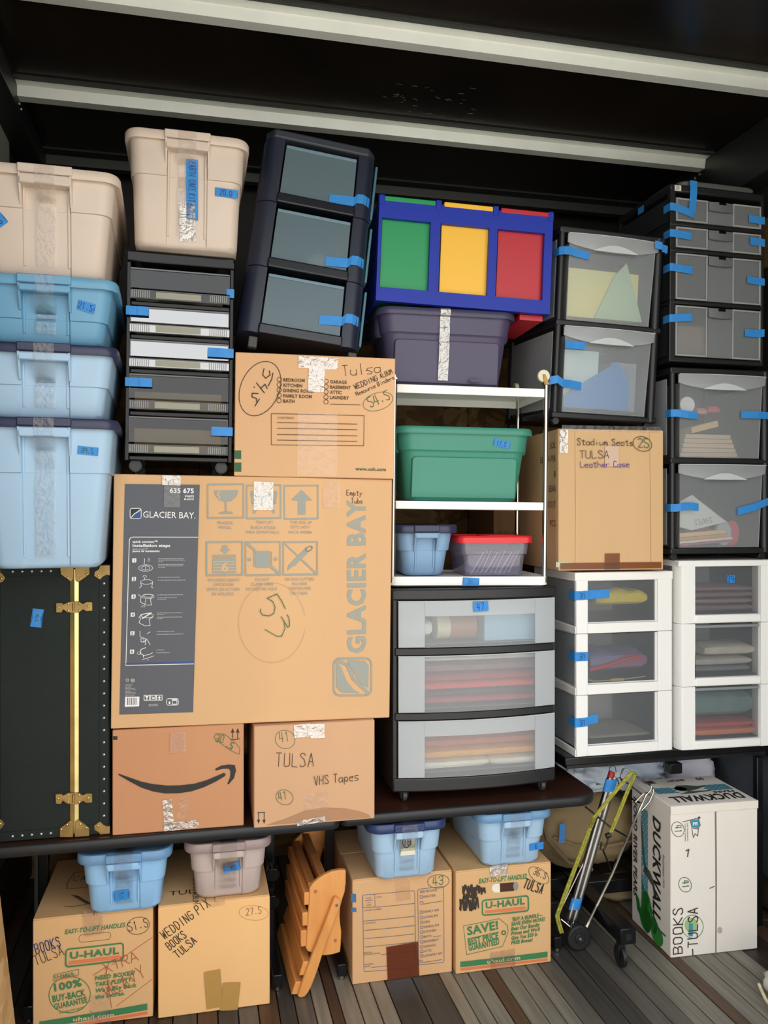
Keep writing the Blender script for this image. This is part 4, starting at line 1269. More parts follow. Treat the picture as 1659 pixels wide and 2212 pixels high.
# small blue tote and red-lidded clear bin on the cart's bottom tray
t, f = tub('small blue tote with navy lid on the lowest shelf of the cart', (.640, 2.633, 1.2855), .224, .29, .172, mat('mid_blue_plastic', '7fa0c0', .42), P_NAVY, yaw=-4, group=None, step=.5, tape=False)

def long_tub(label, loc, w, d, h, mb_, ml, yaw=0, roll=0, group=None, taper=.03):
    """tote seen on its long side: plain skirted lid, collar with end sockets, raised front panel"""
    t = thing('storage_tub', label, 'storage tub', loc, yaw, 0, roll, group)
    cx, cy = w/2, d/2
    bw, bd = w - .035, d - .035
    hb = h - .022
    def ring(z, add=0, r=.045): 
        k = taper*2*(1 - z/h)
        return rr(bw - k + add, bd - k + add, r, z, cx, cy, 7)
    b = MB()
    b.loft([ring(0, -.024, .035), ring(.004, -.01), ring(.014), ring(h*.655), ring(h*.675, .004), ring(h*.69, .012, .05), ring(hb, .014, .05)])
    b.build('body', mb_, t, ang=35)
    # raised front panel with rounded shoulders
    p = MB()
    yf = lambda z: cy - (bd - taper*2*(1 - z/h))/2
    z1 = h*.60; xw = bw*.405
    P = [(cx - xw, .012), (cx + xw, .012)] + [(cx + xw - .012*(1 - math.cos(a)) , z1 - .012 + .012*math.sin(a)) for a in (0, .5, 1.0, PI/2)] + [(cx - xw + .012*(1 - math.cos(a)), z1 - .012 + .012*math.sin(a)) for a in (PI/2, 1.0, .5, 0)]
    n_ = len(P)
    vs = [(x, yf(z) + .003, z) for x, z in P] + [(cx + (x - cx)*.985, yf(z) - .007, z - .002*(z > .05)) for x, z in P]
    p.add(vs, [tuple(range(n_, 2*n_))] + [(i, (i+1) % n_, (i+1) % n_ + n_, i + n_) for i in range(n_)])
    p.build('front_panel', mb_, t, bevel=.0015, seg=2)
    l = MB()
    l.loft([rr(w - .03, d - .03, .04, h - .022, cx, cy, 7), rr(w - .004, d - .004, .055, h - .024, cx, cy, 7), rr(w, d, .057, h - .02, cx, cy, 7), rr(w - .002, d - .002, .056, h - .006, cx, cy, 7), rr(w - .012, d - .012, .05, h, cx, cy, 7),
            rr(w - .04, d - .04, .04, h, cx, cy, 7), rr(w - .046, d - .046, .038, h - .006, cx, cy, 7)])
    l.build('lid', ml, t, ang=40)
    # bulging sockets at both ends of the collar
    for sx in (-1, 1):
        s_ = MB()
        s_.loft([rr(.05, bd*.5, .02, h*.66, cx + sx*(bw/2 - .018), cy, 5), rr(.06, bd*.55, .024, h*.72, cx + sx*(bw/2 - .018), cy, 5), rr(.06, bd*.55, .024, hb, cx + sx*(bw/2 - .018), cy, 5)])
        s_.build('socket', mb_, t, ang=35)
    return t, lambda x, z, k=0: (x, yf(z) - (.0085 if z > h*.69 else (.0085 if abs(x - cx) < xw and z < z1 else .0015)) - .0004*k, z)

t, f = long_tub('plum tote with dark lid under the colour bins, taped down the middle', (.578, 2.60, 1.9185), .478, .33, .252, P_PURPLE, P_PURPL, yaw=-3, roll=.6, group='wide lidded totes on the shelf cart')
stape(t, [(.225, .05, .2528), (.225, .004, .253), (.225, -.0012, .248), (.225, -.0012, .2295), (.225, .008, .226), (.225, .010, .17), (.225, .016, .146), (.225, .0105, .142), (.225, .03, .02)], .034, M_TAPEG, 'clear_tape', (1, 0, 0))
f0 = MB()
f0.loft([rr(.040, .011, .005, 0), rr(.040, .011, .005, .002)])
o = f0.build('emblem_plate', P_PURPL, t); o.location = (.335, .0175, .021); o.rotation_euler = (R_(83), 0, 0)
t, f = long_tub('green tote with green lid on the middle shelf of the white cart', (.640, 2.615, 1.5375), .482, .29, .247, P_GREEN, P_GREEN, yaw=-4, roll=.6, group='wide lidded totes on the shelf cart')
patch(t, f, .365, .195, .058, .024, -12, text='17.5', tm=M_MARKB)

# ------------------------------------------------------------------ red-lidded bin
t = thing('clear_bin', 'clear bin with bright red lid beside the small blue tote', 'storage bin', (.868, 2.635, 1.2842), -4)
w, d, h = .262, .26, .135
b = MB()
def rg(z, a, r=.02): return rr(w - .03 + a - .03*(1 - z/h), d - .03 + a - .03*(1 - z/h), r, z, w/2, d/2, 5)
b.loft([rg(0, 0), rg(.07, 0), rg(.072, .012), rg(h - .022, .012)], cap1=False)
b.build('body', M_CLEARBIN, t, ang=35)
l = MB()
l.loft([rr(w - .03, d - .03, .02, h - .022, w/2, d/2), rr(w, d, .026, h - .024, w/2, d/2), rr(w, d, .026, h - .006, w/2, d/2), rr(w - .012, d - .012, .022, h, w/2, d/2), rr(w - .05, d - .05, .018, h, w/2, d/2), rr(w - .054, d - .054, .018, h - .005, w/2, d/2)])
P_RED = mat('red_plastic', 'e02a30', .35)
lid = l.build('lid', P_RED, t)
MB().box(.10, .20, .01, .16, h - .006, h + .002).build('lid_panel', P_RED, lid, bevel=.003)
for k in range(9):
    o = MB().box(0, .085, 0, .15, 0, .0035).build('photo_sleeve', mat(['sleeve_white', 'sleeve_lilac', 'sleeve_pink'][k % 3], ['eceaf0', 'b9b3cc', 'dcc3c6'][k % 3], .25), None, bevel=.0008, seg=1)
    o.location = within(t, (.055 + .0165*k, .045, .006)); o.rotation_mode = 'YXZ'; o.rotation_euler = (0, R_(-58 - 3*(k % 3)), R_(-4))
    tag(o, 'thin glossy sleeve leaning inside the red-lidded clear bin', 'sleeve', 'sleeves in the red-lidded bin')

# ================================================================== steamer trunk
W, D, H = .302, .50, .786
t = thing('steamer_trunk', 'dark green steamer trunk with brass centre strip and corner clasps', 'trunk', (-.540, 2.523, .5612), -.2)
MB().box(0, W, 0, D, 0, H).build('body', M_TRUNK, t, bevel=.006, seg=3)
F = Face([(-5, 1222), (237, 1222), (-2, 1822), (237, 1801)], W, H, lambda a, b, k: (a, -.0006*k, b))
q = F.q
for pts in ([(0, .765), (W, .765)], ):
    MB().box(.004, W - .004, -.0022, .001, H - .030, H - .003).build('edge_binding', M_TRUNK, t, bevel=.001)
    MB().box(.004, W - .004, -.0022, .001, .003, .030).build('edge_binding', M_TRUNK, t, bevel=.001)
    MB().box(W - .030, W - .003, -.0022, .001, .03, H - .03).build('edge_binding', M_TRUNK, t, bevel=.001)
xs = q(161, 1500)[0]
MB().hexa([(xs - .0115, -.001, .02), (xs, -.001, .02), (xs, .002, .02), (xs - .0115, .002, .02), (xs - .0115, -.003, H - .02), (xs - .0008, -.007, H - .02), (xs - .0008, .002, H - .02), (xs - .0115, .002, H - .02)])
for s in (-1, 1):
    m = MB()
    x0, x1 = sorted((xs + s*.0008, xs + s*.0115))
    ya, yb_ = (-.0025, -.0075) if s < 0 else (-.0075, -.0025)
    m.hexa([(x0, ya, .012), (x1, yb_, .012), (x1, .001, .012), (x0, .001, .012), (x0, ya, H - .012), (x1, yb_, H - .012), (x1, .001, H - .012), (x0, .001, H - .012)])
    m.build('brass_strip', M_BRASS, t, smooth=False)
def rv(x, z, r=.0042, m=M_RIVET, par=None, y=-.0022):
    mb = MB(); rings = []
    for k in range(4):
        a = PI/2*k/3*.95
        rings.append([(x + r*math.cos(a)*math.cos(2*PI*j/10), y - r*.7*math.sin(a), z + r*math.cos(a)*math.sin(2*PI*j/10)) for j in range(10)])
    mb.loft(rings)
    return mb.build('rivet', m, par or t)
for k in range(20): rv(W - .0165, .055 + k*(H - .11)/19)
for z_ in (H - .0165, .0165):
    for k in range(5): rv(.038 + .0255*k, z_)
def zt(x, y): return F.q(x*.29379, 1200 + y*.29385)
def brass(P, y=-.0042, m=M_BRASSD, nm='clasp'):
    mb = MB(); P = [(a_, min(H - .0015, max(.0015, b_2))) for a_, b_2 in (zt(*p) for p in P)]
    mb.prism(P, y, .0005)
    return mb.build(nm, m, t, bevel=.0012, seg=1)
for dy, s in ((0, 1), (1, -1)):
    fy = (lambda y: y) if dy == 0 else (lambda y: 2140 - y)
    a = brass([(443, fy(75)), (543, fy(75)), (543, fy(170)), (525, fy(200)), (445, fy(142))], -.0088)
    b_ = brass([(553, fy(75)), (660, fy(75)), (660, fy(145)), (580, fy(203)), (557, fy(190))], -.0088)
    for (x, y), par in (((457, 132), a), ((500, 168), a), ((595, 172), b_), ((640, 145), b_)):
        rv(*zt(x, fy(y)), .0036, M_BRASS, par, -.0088)
    c = brass([(808, fy(72)), (735, fy(80)), (725, fy(108)), (695, fy(125)), (690, fy(158)), (735, fy(188)), (757, fy(165)), (785, fy(152)), (808, fy(158))], -.0052, nm='corner_guard')
    rv(*zt(722, fy(157)), .004, M_BRASS, c, -.0052)
    c = brass([(-18, fy(72)), (-18, fy(205)), (20, fy(195)), (40, fy(165)), (15, fy(130)), (0, fy(120)), (0, fy(75))], -.0052, nm='corner_guard')
    rv(*zt(10, fy(168)), .004, M_BRASS, c, -.0052)
for cy_ in (384, 1782):
    P = [(413, -30), (455, -34), (470, -20), (500, -38), (543, -42), (585, -40), (610, -22), (640, -38), (680, -34), (682, 30), (640, 34), (612, 20), (585, 42), (543, 44), (497, 40), (468, 18), (455, 42), (415, 40)]
    a = brass([(x, cy_ + y) for x, y in P], -.0100, nm='hinge_plate')
    for x, y in ((434, 2), (505, -26), (505, 26), (587, -26), (587, 26), (654, -4)): rv(*zt(x, cy_ + y), .0036, M_BRASS, a, -.0100)
    m = MB(); x, z = zt(545, cy_); m.tube([(x, -.0115, z - .012), (x, -.0115, z + .012)], .0035, 10); m.build('pin', M_BRASSD, a)
patch(t, lambda x, z, k=0: (x, -.0012 - .0004*k, z), *zt(272, 465), .031, .052, -8, text='45.5', ta=-98, tm=M_MARKG)

# ================================================================== smoked five-drawer tower
W, D, H = .307, .38, .612
t = thing('drawer_tower', 'black wheeled tower with five smoked clear drawers under the earthquake tote', 'drawer unit', (-.196, 2.5, 1.650), 1.0, 0, .7)
zs = [(.005 + .0, 0)]
bounds = [(.020, .128), (.148, .252), (.270, .352), (.370, .448), (.468, .560)]
fr_ = MB()
fr_.box(0, .012, 0, D, 0, H - .01); fr_.box(W - .012, W, 0, D, 0, H - .01); fr_.box(.012, W - .012, D - .008, D, 0, H - .01)
fr_.build('shell', M_BLACKG, t, bevel=.002)
MB().box(-.003, W + .003, -.006, D + .002, H - .035, H).build('top', M_BLACKG, t, bevel=.006, seg=3)
for z in [.0] + [(a[1] + b[0])/2 - .008 for a, b in zip(bounds, bounds[1:])] + []:
    MB().box(.011, W - .011, -.003, D - .01, z, z + .016).build('rail', M_BLACKG, t, bevel=.004, seg=3)
papers = []
for k, (z0, z1) in enumerate(bounds):
    dr = MB()
    x0, x1 = .011, W - .013
    # front with a kink above the finger band, open tray behind
    pr = [(-.004, z1), (-.007, z0 + .034), (-.016, z0 + .026), (-.016, z0 + .003), (-.004, z0)]
    vs = [(x0, y, z) for y, z in pr] + [(x1, y, z) for y, z in pr] 
    fs = [(i, i+1, i+1+5, i+5) for i in range(4)]
    vs += [(x0, .34, z0), (x1, .34, z0), (x0, .34, z1 - .01), (x1, .34, z1 - .01)]
    fs += [(4, 10, 11, 9), (10, 12, 13, 11), (0, 4, 10, 12), (5, 13, 11, 9)]
    dr.add(vs, fs)
    d_ = dr.build('drawer', M_SMOKEB if k in (2, 3) else M_SMOKE, t, smooth=False)
    e = MB()
    e.box(x0, x1, -.007, -.003, z1 - .004, z1 + .001); e.box(x0, x0 + .0025, -.008, -.002, z0, z1); e.box(x1 - .0025, x1, -.008, -.002, z0, z1)
    e.box(x0, x1, -.0175, -.015, z0 + .024, z0 + .027); e.box(x0, x1, -.0175, -.015, z0 + .001, z0 + .003)
    e.build('drawer_rim', mat('smoked_edge', '2c2c2a', .08, spec=.9), d_, bevel=.0005, seg=1)
    for sx in (0, 1):
        gg = MB()
        xa = x0 + .004 if sx == 0 else x1 - .058
        for j in range(9): gg.box(xa + j*.006, xa + j*.006 + .0025, -.0195, -.016, z0 + .004, z0 + .024)
        gg.build('finger_grip', mat('clear_ridge', '6b6b65', .12, spec=.9), d_)
    lb = MB().box(x0 + .072, x0 + .20, -.0168, -.0162, z0 + .005, z0 + .023)
    lb.build('label_card', mat('aged_card', '8f8c78' , .35), d_)
M_PAP = mat('tan_paper', 'b3a07a', .8)
for k, (z0, z1) in enumerate(bounds):
    o = MB().box(0, .25, 0, .30, 0, [.075, .055, .014, .010, .008][k]).build('paper_stack', M_PAP if k < 2 else mat('cream_card', 'cfcdb6', .5), None, bevel=.001, seg=1)
    o.location = within(t, (.025, .02, z0 + .002)); align(o, t)
    tag(o, ['tall tan paper stack in the lowest smoked drawer', 'tan paper stack in the second smoked drawer from the bottom', 'thin cream papers in the middle smoked drawer', 'thin cream papers in the smoked drawer below the top one', 'thin cream papers in the topmost smoked drawer'][k], 'papers', 'papers in the smoked drawers')
for x in (.03, W - .03):
    for y in (.025, D - .03):
        c = MB().cyl((x, y, -.014), (0, 1, 0), .020, .016, 24).build('caster', M_BLACKG, t, bevel=.002)
        MB().cyl((x, y - .009, -.014), (0, 1, 0), .014, .003, 20).build('wheel_cap', M_BLACK, c)
fn = lambda x, z, k=0: (x, -.009 - .0004*k, z)
def wrap(t, x0, x1, z, hgt, side=None, yside=.03, y=-.010, sl=0, W=None, kink=None):
    """tape across a post, folding round a corner when side is given"""
    pts = []
    if side == 'l': pts = [(-.0008, yside, z), (-.0012, -.001, z)]
    P = [(x0 if side != 'l' else .0, y + (0 if not kink else 0), z), (x0 + (x1-x0)*.45, y, z + sl*.4), (x0 + (x1-x0)*.55, y - .0012, z + sl*.6), (x1, y, z + sl)]
    pts += P
    if side == 'r': pts = [(x0, y, z), (x0 + (x1-x0)*.5, y - .001, z + sl*.5), (W + .0, y, z + sl), (W + .0012, -.001, z + sl), (W + .0008, yside, z + sl)]
    return stape(t, pts, hgt)
wrap(t, W - .022, W, .505, .026, 'r', W=W, y=-.0085); wrap(t, 0, .063, .433, .026, 'l', y=-.0175); wrap(t, W - .075, W, .325, .027, 'r', W=W, y=-.0175)
wrap(t, 0, .075, .226, .025, 'l', y=-.0175); wrap(t, W - .062, W, .092, .026, 'r', W=W, y=-.0175)

# ================================================================== navy leaning tower
W, D, H = .382, .34, .628
t = thing('drawer_tower', 'tilted navy tower with three blue-grey frosted drawers on the checklist carton', 'drawer unit', (.122, 2.505, 2.047), -1.0, -5.5, 7.2)
def kx(x, z): return W/2 + (x - W/2)*(1 - .075*z/H)
for sx in (0, 1):
    for k in range(3):
        z0, z1 = H*k/3 + .002, H*(k+1)/3 - .001
        rings = []
        for z in (z0, z1):
            ring = []
            prof = [(0, .30), (0, .055), (.006, .022), (.022, .004), (.045, -.004), (.068, 0), (.068, .30)] if sx == 0 else [(W - .062, .30), (W - .062, 0), (W - .040, -.004), (W - .020, .003), (W - .005, .022), (W, .055), (W, .30)]
            for x, y in prof: ring.append((kx(x, z), y, z))
            rings.append(ring)
        MB().loft(rings).build('side_post', M_NAVYF, t, ang=50)
MB().loft([[(kx(x, z), y, z) for x, y in ((.0, .31), (.004, .03), (.03, -.006), (W - .03, -.006), (W - .004, .03), (W, .31))] for z in (H - .002, H + .026)]).build('top', mat('navy_top_plastic', '32353f', .45), t, bevel=.006)
MB().box(0.01, W - .01, .30, D, 0, H).build('back', M_NAVYF, t)
for k in range(3):
    z0 = H*k/3
    MB().box(kx(.066, z0), kx(W - .060, z0), -.010, .30, z0, z0 + .032).build('rail', mat('navy_rail_plastic', '15171f', .25), t, bevel=.005, seg=3)
    z1 = H*(k+1)/3 - .004
    xa, xb = kx(.074, z0), kx(W - .068, z0)
    dr = MB()
    dr.hexa([(xa, .002, z0 + .034), (xb, .002, z0 + .034), (xb, .006, z0 + .034), (xa, .006, z0 + .034), (kx(.074, z1), .002, z1 - .018), (kx(W - .068, z1), .002, z1 - .018), (kx(W - .068, z1), .006, z1 - .018), (kx(.074, z1), .006, z1 - .018)])
    dr.box(xa + .004, xa + .006, .006, .29, z0 + .034, z1 - .03); dr.box(xb - .006, xb - .004, .006, .29, z0 + .034, z1 - .03)
    d_ = dr.build('drawer', M_FROSTB, t)
    MB().box(kx(.074, z1), kx(W - .068, z1), -.002, .012, z1 - .024, z1 - .014).build('lip', mat('blue_grey_lip', '6d8794', .4), d_, bevel=.002)
    # drawer side seen as a strip outside the right post
    MB().box(kx(W, z0) - .002, kx(W, z0) + .006, .03, .26, z0 + .02, z1 - .006).build('side_strip', mat('teal_grey_strip', '46707f', .4), t, bevel=.002)
o = MB(); o.loft([rr(.09*s_, .06*s_, .03*s_, z) for s_, z in ((.75, 0), (1, .006), (1, .03), (.8, .045), (.4, .052))])
o = o.build('white_dish', mat('white_ceramic', 'e6eef0', .4), None); o.location = within(t, (.235, .045, H/3 + .034)); align(o, t); tag(o, 'pale rounded dish in the middle navy drawer', 'dish')
o = MB(); o.tube([(0, 0, 0), (0, 0, .105)], .009, 10); o = o.build('pink_stick', mat('pink_plastic', 'c98a95', .5), None); o.location = within(t, (.285, .03, H/3 + .034)); align(o, t); tag(o, 'pink stick standing in the middle navy drawer', 'stick')
for k, (z, x0) in enumerate(((.080, .245), (.268, .245), (.470, .235))):
    stape(t, [(kx(x0, z), -.0004, z - .006), (kx(x0 + .07, z), -.0006, z + .001), (kx(W - .066, z), -.001, z), (kx(W - .055, z), -.0060, z + .010), (kx(W - .035, z), -.0055, z + .012), (kx(W - .014, z), .007, z + .010), (kx(W - .001, z), .040, z + .006)], .030)
for x in (.055, W - .02):
    c = MB().box(x - .014, x + .014, .02, .045, -.040 if x < .1 else -.02, -.004)
    c.build('foot', mat('grey_foot_plastic', '33332f', .4), t, bevel=.003)

# ================================================================== three-colour toy bins
W, D, H = .590, .34, .342
t = thing('toy_bin_rack', 'royal blue toy bin rack with green, yellow and red windows', 'toy bin rack', (.573, 2.600, 2.1845), -3.5, 0, 2.2)
M_RB = mat('royal_blue_plastic', '1a31a2', .42, spec=.3)
CG, CY, CR = mat('kelly_green_plastic', '0f9152', .38), mat('sunny_yellow_plastic', 'f5bb33', .38), mat('crimson_plastic', 'b81c28', .38)
F = Face([(822, 429), (1192, 467), (809, 655), (1188, 683)], W, H, lambda a, b, k: (a, 0, b))
def zc_(x, y): return F.q(780 + x*.27728, 400 + y*.27728)
wins = [((155, 275), (540, 320), (527, 845), (148, 818)), ((617, 322), (1000, 355), (985, 880), (605, 850)), ((1063, 362), (1425, 395), (1410, 910), (1047, 882))]
xs_ = [.0, zc_(600, 500)[0], zc_(1045, 500)[0], W]
wx = []
for k in range(3):
    P = [zc_(*p) for p in wins[k]]
    wx.append((sum(p[0] for p in (P[0], P[3]))/2, sum(p[0] for p in (P[1], P[2]))/2, sum(p[1] for p in (P[2], P[3]))/2, sum(p[1] for p in (P[0], P[1]))/2))
mb = MB()
zb = sum(w[2] for w in wx)/3; zt_ = sum(w[3] for w in wx)/3
th = .022
mb.box(0, W, 0, th, 0, zb); mb.box(0, W, 0, th, zt_, H - .012)
edges = [0] + [x for w in wx for x in (w[0], w[1])] + [W]
for i in range(0, len(edges), 2):
    mb.box(edges[i], edges[i+1], 0, th, zb, zt_)
mb.box(0, .012, th, D, .0, H - .012); mb.box(W - .012, W, th, D, 0, H - .012); mb.box(.012, W - .012, D - .012, D, 0, H - .02)
for x in (xs_[1], xs_[2]): mb.box(x - .006, x + .006, th, D - .012, 0, H - .012)
mb.build('frame', M_RB, t)
for x in (.006, xs_[1] - .004, xs_[2] - .004, W - .010):
    MB().box(x - .008, x + .012, -.003, .03, H - .03, H + .002).build('corner_cap', M_RB, t, bevel=.003)
for x in (xs_[1], xs_[2]):
    MB().box(x - .0006, x + .0006, -.0006, .001, .002, H - .03).build('seam', mat('blue_seam', '1a2a8c', .5), t, smooth=False)
for k, m in enumerate((CG, CY, CR)):
    a, b = (xs_[k], xs_[k+1])
    nm = ['green', 'yellow', 'red'][k]
    mb = MB()
    mb.box(a + .014, b - .014, .018, .03, .012, H - .03); mb.box(a + .014, a + .017, .03, D - .02, .012, H - .03); mb.box(b - .017, b - .014, .03, D - .02, .012, H - .03); mb.box(a + .014, b - .014, .03, D - .02, .012, .015)
    bn = mb.build('bin', m, t, label=nm + ' bin')
    MB().box(a + .016, b - .012, -.001, .05, H - .018, H - .001).build('bin_lip', m, bn, bevel=.003)
MB().box(W*.84, W - .014, .03, D - .02, -.018, .0).build('bin_base', CR, t)

# ================================================================== white shelf cart, wheels up
W, D, H = .527, .31, .660
t = thing('shelf_cart', 'upturned white three-shelf cart with chrome posts and cream casters on top', 'cart', (.623, 2.600, 1.2585), -4.3, 0, .6)
PX = [(.006, .006), (W - .006, .006), (.006, D - .006), (W - .006, D - .006)]
for i, (x, y) in enumerate(PX):
    c = MB(); top = H + .012
    c.tube([(x, y, .012), (x, y, .05), (x, y, .3), (x, y, top)], .0085, 14)
    c.build('post', M_CHROME, t)
for z, th in ((H - .030, .028), (.2525, .026)):
    s_ = MB()
    s_.box(.014, W - .014, .0, .004, z, z + th); s_.box(.014, W - .014, D - .004, D, z, z + th); s_.box(.004, .008, .012, D - .012, z, z + th); s_.box(W - .008, W - .004, .012, D - .012, z, z + th)
    s_.box(.008, W - .008, .002, D - .002, z + th - .003, z + th)
    s_.build('shelf', M_ENAMEL, t, bevel=.0015)
# bottom tray with upturned lip and swept ends
tr = MB()
tr.loft([rr(W - .01, D, .02, .0, W/2, D/2), rr(W + .012, D + .012, .026, .004, W/2, D/2), rr(W + .014, D + .014, .026, .032, W/2, D/2), rr(W + .008, D + .008, .024, .032, W/2, D/2), rr(W, D, .022, .026, W/2, D/2)], True, True)
tr.build('tray', M_ENAMEL, t)
for (x, y) in PX[:]:
    cp = MB(); z = H + .012
    f_ = cp.box(x - .011, x + .009, y - .008, y + .010, z, z + .006)
    for s in (-1, 1):
        cp.hexa([(x - .010, y + s*.0095 - .001, z), (x + .008, y + s*.0095 - .001, z), (x + .008, y + s*.0095 + .001, z), (x - .010, y + s*.0095 + .001, z),
                 (x - .016, y + s*.0095 - .001, z + .034), (x - .006, y + s*.0095 - .001, z + .034), (x - .006, y + s*.0095 + .001, z + .034), (x - .016, y + s*.0095 + .001, z + .034)])
    c = cp.build('caster', M_BRASSD if x > .3 and y < .1 else M_CHROME, t, bevel=.0008, seg=1)
    MB().cyl((x - .010, y, z + .030), (0 if x > .3 and y < .1 else 1, 1 if x > .3 and y < .1 else 0, 0), .021, .015, 24).build('wheel', M_CREAM, c, bevel=.003)
patch(t, lambda x, z, k=0: (x, -.0078 - .0004*k, z), .265, .016, .056, .025, -3, text='31', tm=M_MARKG)

# ================================================================== three-drawer chest with bowed fronts
W, D, H = .558, .38, .650
t = thing('drawer_chest', 'wide black chest with three bowed frosted drawers and tape 47', 'drawer unit', (.620, 2.561, .602), -.6)
def bwy(x, amt=.030):
    a = (x/W - .5)*2
    return -amt*(1 - a*a)
def bowbox(x0, x1, z0, z1, y_in, off=0, n=12, amt=.030):
    """strip following the bowed front"""
    mb = MB(); vs = []; fs = []
    for i in range(n+1):
        x = x0 + (x1-x0)*i/n; y = bwy(x, amt) + off
        vs += [(x, y, z0), (x, y, z1), (x, y_in(x) if callable(y_in) else y + y_in, z1), (x, y_in(x) if callable(y_in) else y + y_in, z0)]
    for i in range(n):
        a = 4*i; b = a + 4
        fs += [(a, b, b+1, a+1), (a+1, b+1, b+2, a+2), (a+2, b+2, b+3, a+3), (a+3, b+3, b, a)]
    fs += [(0, 1, 2, 3), (4*n+3, 4*n+2, 4*n+1, 4*n)]
    return mb.add(vs, fs)
bowbox(-.004, W + .004, H - .036, H, lambda x: D).build('top', M_BLACK, t, bevel=.006, seg=3)
bowbox(0, W, 0, .046, lambda x: D).build('base', M_BLACK, t, bevel=.006, seg=3)
for z in (.2285, .4365): bowbox(.006, W - .006, z, z + .026, .05).build('rail', M_BLACK, t, bevel=.004)
sb = MB(); sb.box(0, .016, .002, D, .04, H - .03); sb.box(W - .012, W, .002, D, .04, H - .03); sb.box(.01, W - .01, D - .01, D, .04, H - .03)
sb.build('shell', M_BLACK, t, bevel=.003)
DZ = [(.048, .228), (.256, .436), (.464, .612)]
for k, (z0, z1) in enumerate(DZ):
    d_ = bowbox(.016, W - .006, z0, z1, .003, -.004, 20).build('drawer', M_FROST, t)
    for a, b in ((.016, .100), (W - .082, W - .006)):
        bowbox(a, b, z0 + .001, z1 - .001, .006, -.008, 6).build('front_wing', M_FROSTW, d_, bevel=.001, seg=1)
    if k != 1: bowbox(.100, W - .082, z1 - .048, z1 - .001, .003, -.006, 12).build('grip_band', M_FROSTW, d_)
    tr = MB(); tr.box(.024, .027, .01, .34, z0 + .005, z1 - .02); tr.box(W - .022, W - .019, .01, .34, z0 + .005, z1 - .02); tr.box(.024, W - .02, .01, .34, z0 + .004, z0 + .007); tr.box(.024, W - .02, .337, .34, z0 + .005, z1 - .02)
    tr.build('tray', M_FROST, d_)
    ri = MB(); ri.tube([(.015 + (W - .021)*i/14, bwy(.015 + (W - .021)*i/14) - .006, z1) for i in range(15)], .0018, 6)
    ri.build('front_edge', M_FROSTE, d_)
chest = t
F47 = lambda x, z, k=0: (x, bwy(x) - .0115 - .0004*k, z)
patch(t, F47, .282, .594, .050, .032, 3, text='47', ts=.7)
patch(t, lambda x, z, k=0: (-.0012 - .0004*k, x, z), .030, .505, .022, .026, 0)
for x in (.045, W - .035):
    for y in (.035, D - .035): caster(t, x, y, -.0405, .020, mat('grey_caster_plastic', '3b3b3b', .45), yaw=0)
def cm(name, h): return mat('cloth_' + name, h, .9, var=.08, vscale=25, bump=.4, bscale=120)
gd = 'folded cloths in the wide chest'
def cl(lab, p, w, d, h, m, group=None, root=None, name='folded_cloth', cat='cloth', lump=.12):
    return cloth(name, lab, cat, root or chest, p, w, d, h, m, group, lump)
cl('white crumpled cloth on top of the middle drawer of the wide chest', (.29, .16, .404), .46, .27, .026, cm('white', 'eeeae6'), gd)
cl('dusty mauve folded cloth high in the middle drawer of the wide chest', (.29, .15, .370), .46, .27, .034, cm('mauve', '8d5f6b'), gd)
cl('crimson folded cloth under the mauve one in the wide chest', (.29, .15, .342), .47, .28, .028, cm('crimson', 'b83242'), gd)
cl('bright coral folded cloth in the middle drawer of the wide chest', (.29, .145, .316), .47, .28, .026, cm('coral', 'ff5248'), gd)
cl('dark charcoal folded cloth beneath the coral one in the wide chest', (.29, .15, .295), .47, .28, .022, cm('charcoal', '45393f'), gd)
cl('rose red folded cloth low in the middle drawer of the wide chest', (.29, .15, .270), .47, .28, .025, cm('rose', 'd13c58'), gd)
cl('white folded cloth at the bottom of the wide chest', (.20, .15, .055), .26, .28, .036, cm('ivory', 'f1f1e2'), gd)
cl('second white folded cloth at the bottom right of the wide chest', (.43, .15, .055), .19, .28, .036, cm('ivory', 'f1f1e2'), gd)
cl('golden yellow folded cloth in the bottom drawer of the wide chest', (.29, .145, .091), .48, .28, .036, cm('gold', 'ffb240'), gd)
cl('rust brown folded cloth above the golden one in the wide chest', (.29, .15, .127), .46, .28, .034, cm('rust', 'c8642f'), gd)
cl('bagged orange and yellow cloth on top in the bottom drawer of the wide chest', (.29, .15, .160), .42, .26, .030, mat('cloth_orange_bag', 'ff9838', .5, hex2='f5cf60', vscale=14), gd, lump=.35)
o = MB().box(0, .215, 0, .26, 0, .105).build('blue_box', mat('pale_blue_card', 'a5cde2', .6), None, bevel=.003); o.location = within(chest, (.315, .02, .472)); align(o, chest); tag(o, 'pale blue flat-sided box at the right of the top chest drawer', 'box')
o = MB(); o.tube([(0, 0, 0), (.09, 0, 0)], .042, 24); o.box(-.0, .0002, -.001, .001, 0, .001)
o = o.build('tin', mat('copper_brown', 'a8714f', .4), None); o.location = within(chest, (.205, .075, .5165)); align(o, chest); tag(o, 'copper brown round tin lying in the top chest drawer', 'tin')
MB().tube([(-.045, 0, 0), (-.0, 0, 0)], .040, 24).build('lid', mat('cream_tin', 'ddd4b4', .5), o)
cl('white paper-wrapped lump at the left of the top chest drawer', (.085, .08, .473), .10, .14, .095, cm('white', 'eeeae6'), None, name='wrapped_bundle', cat='bundle', lump=.4)

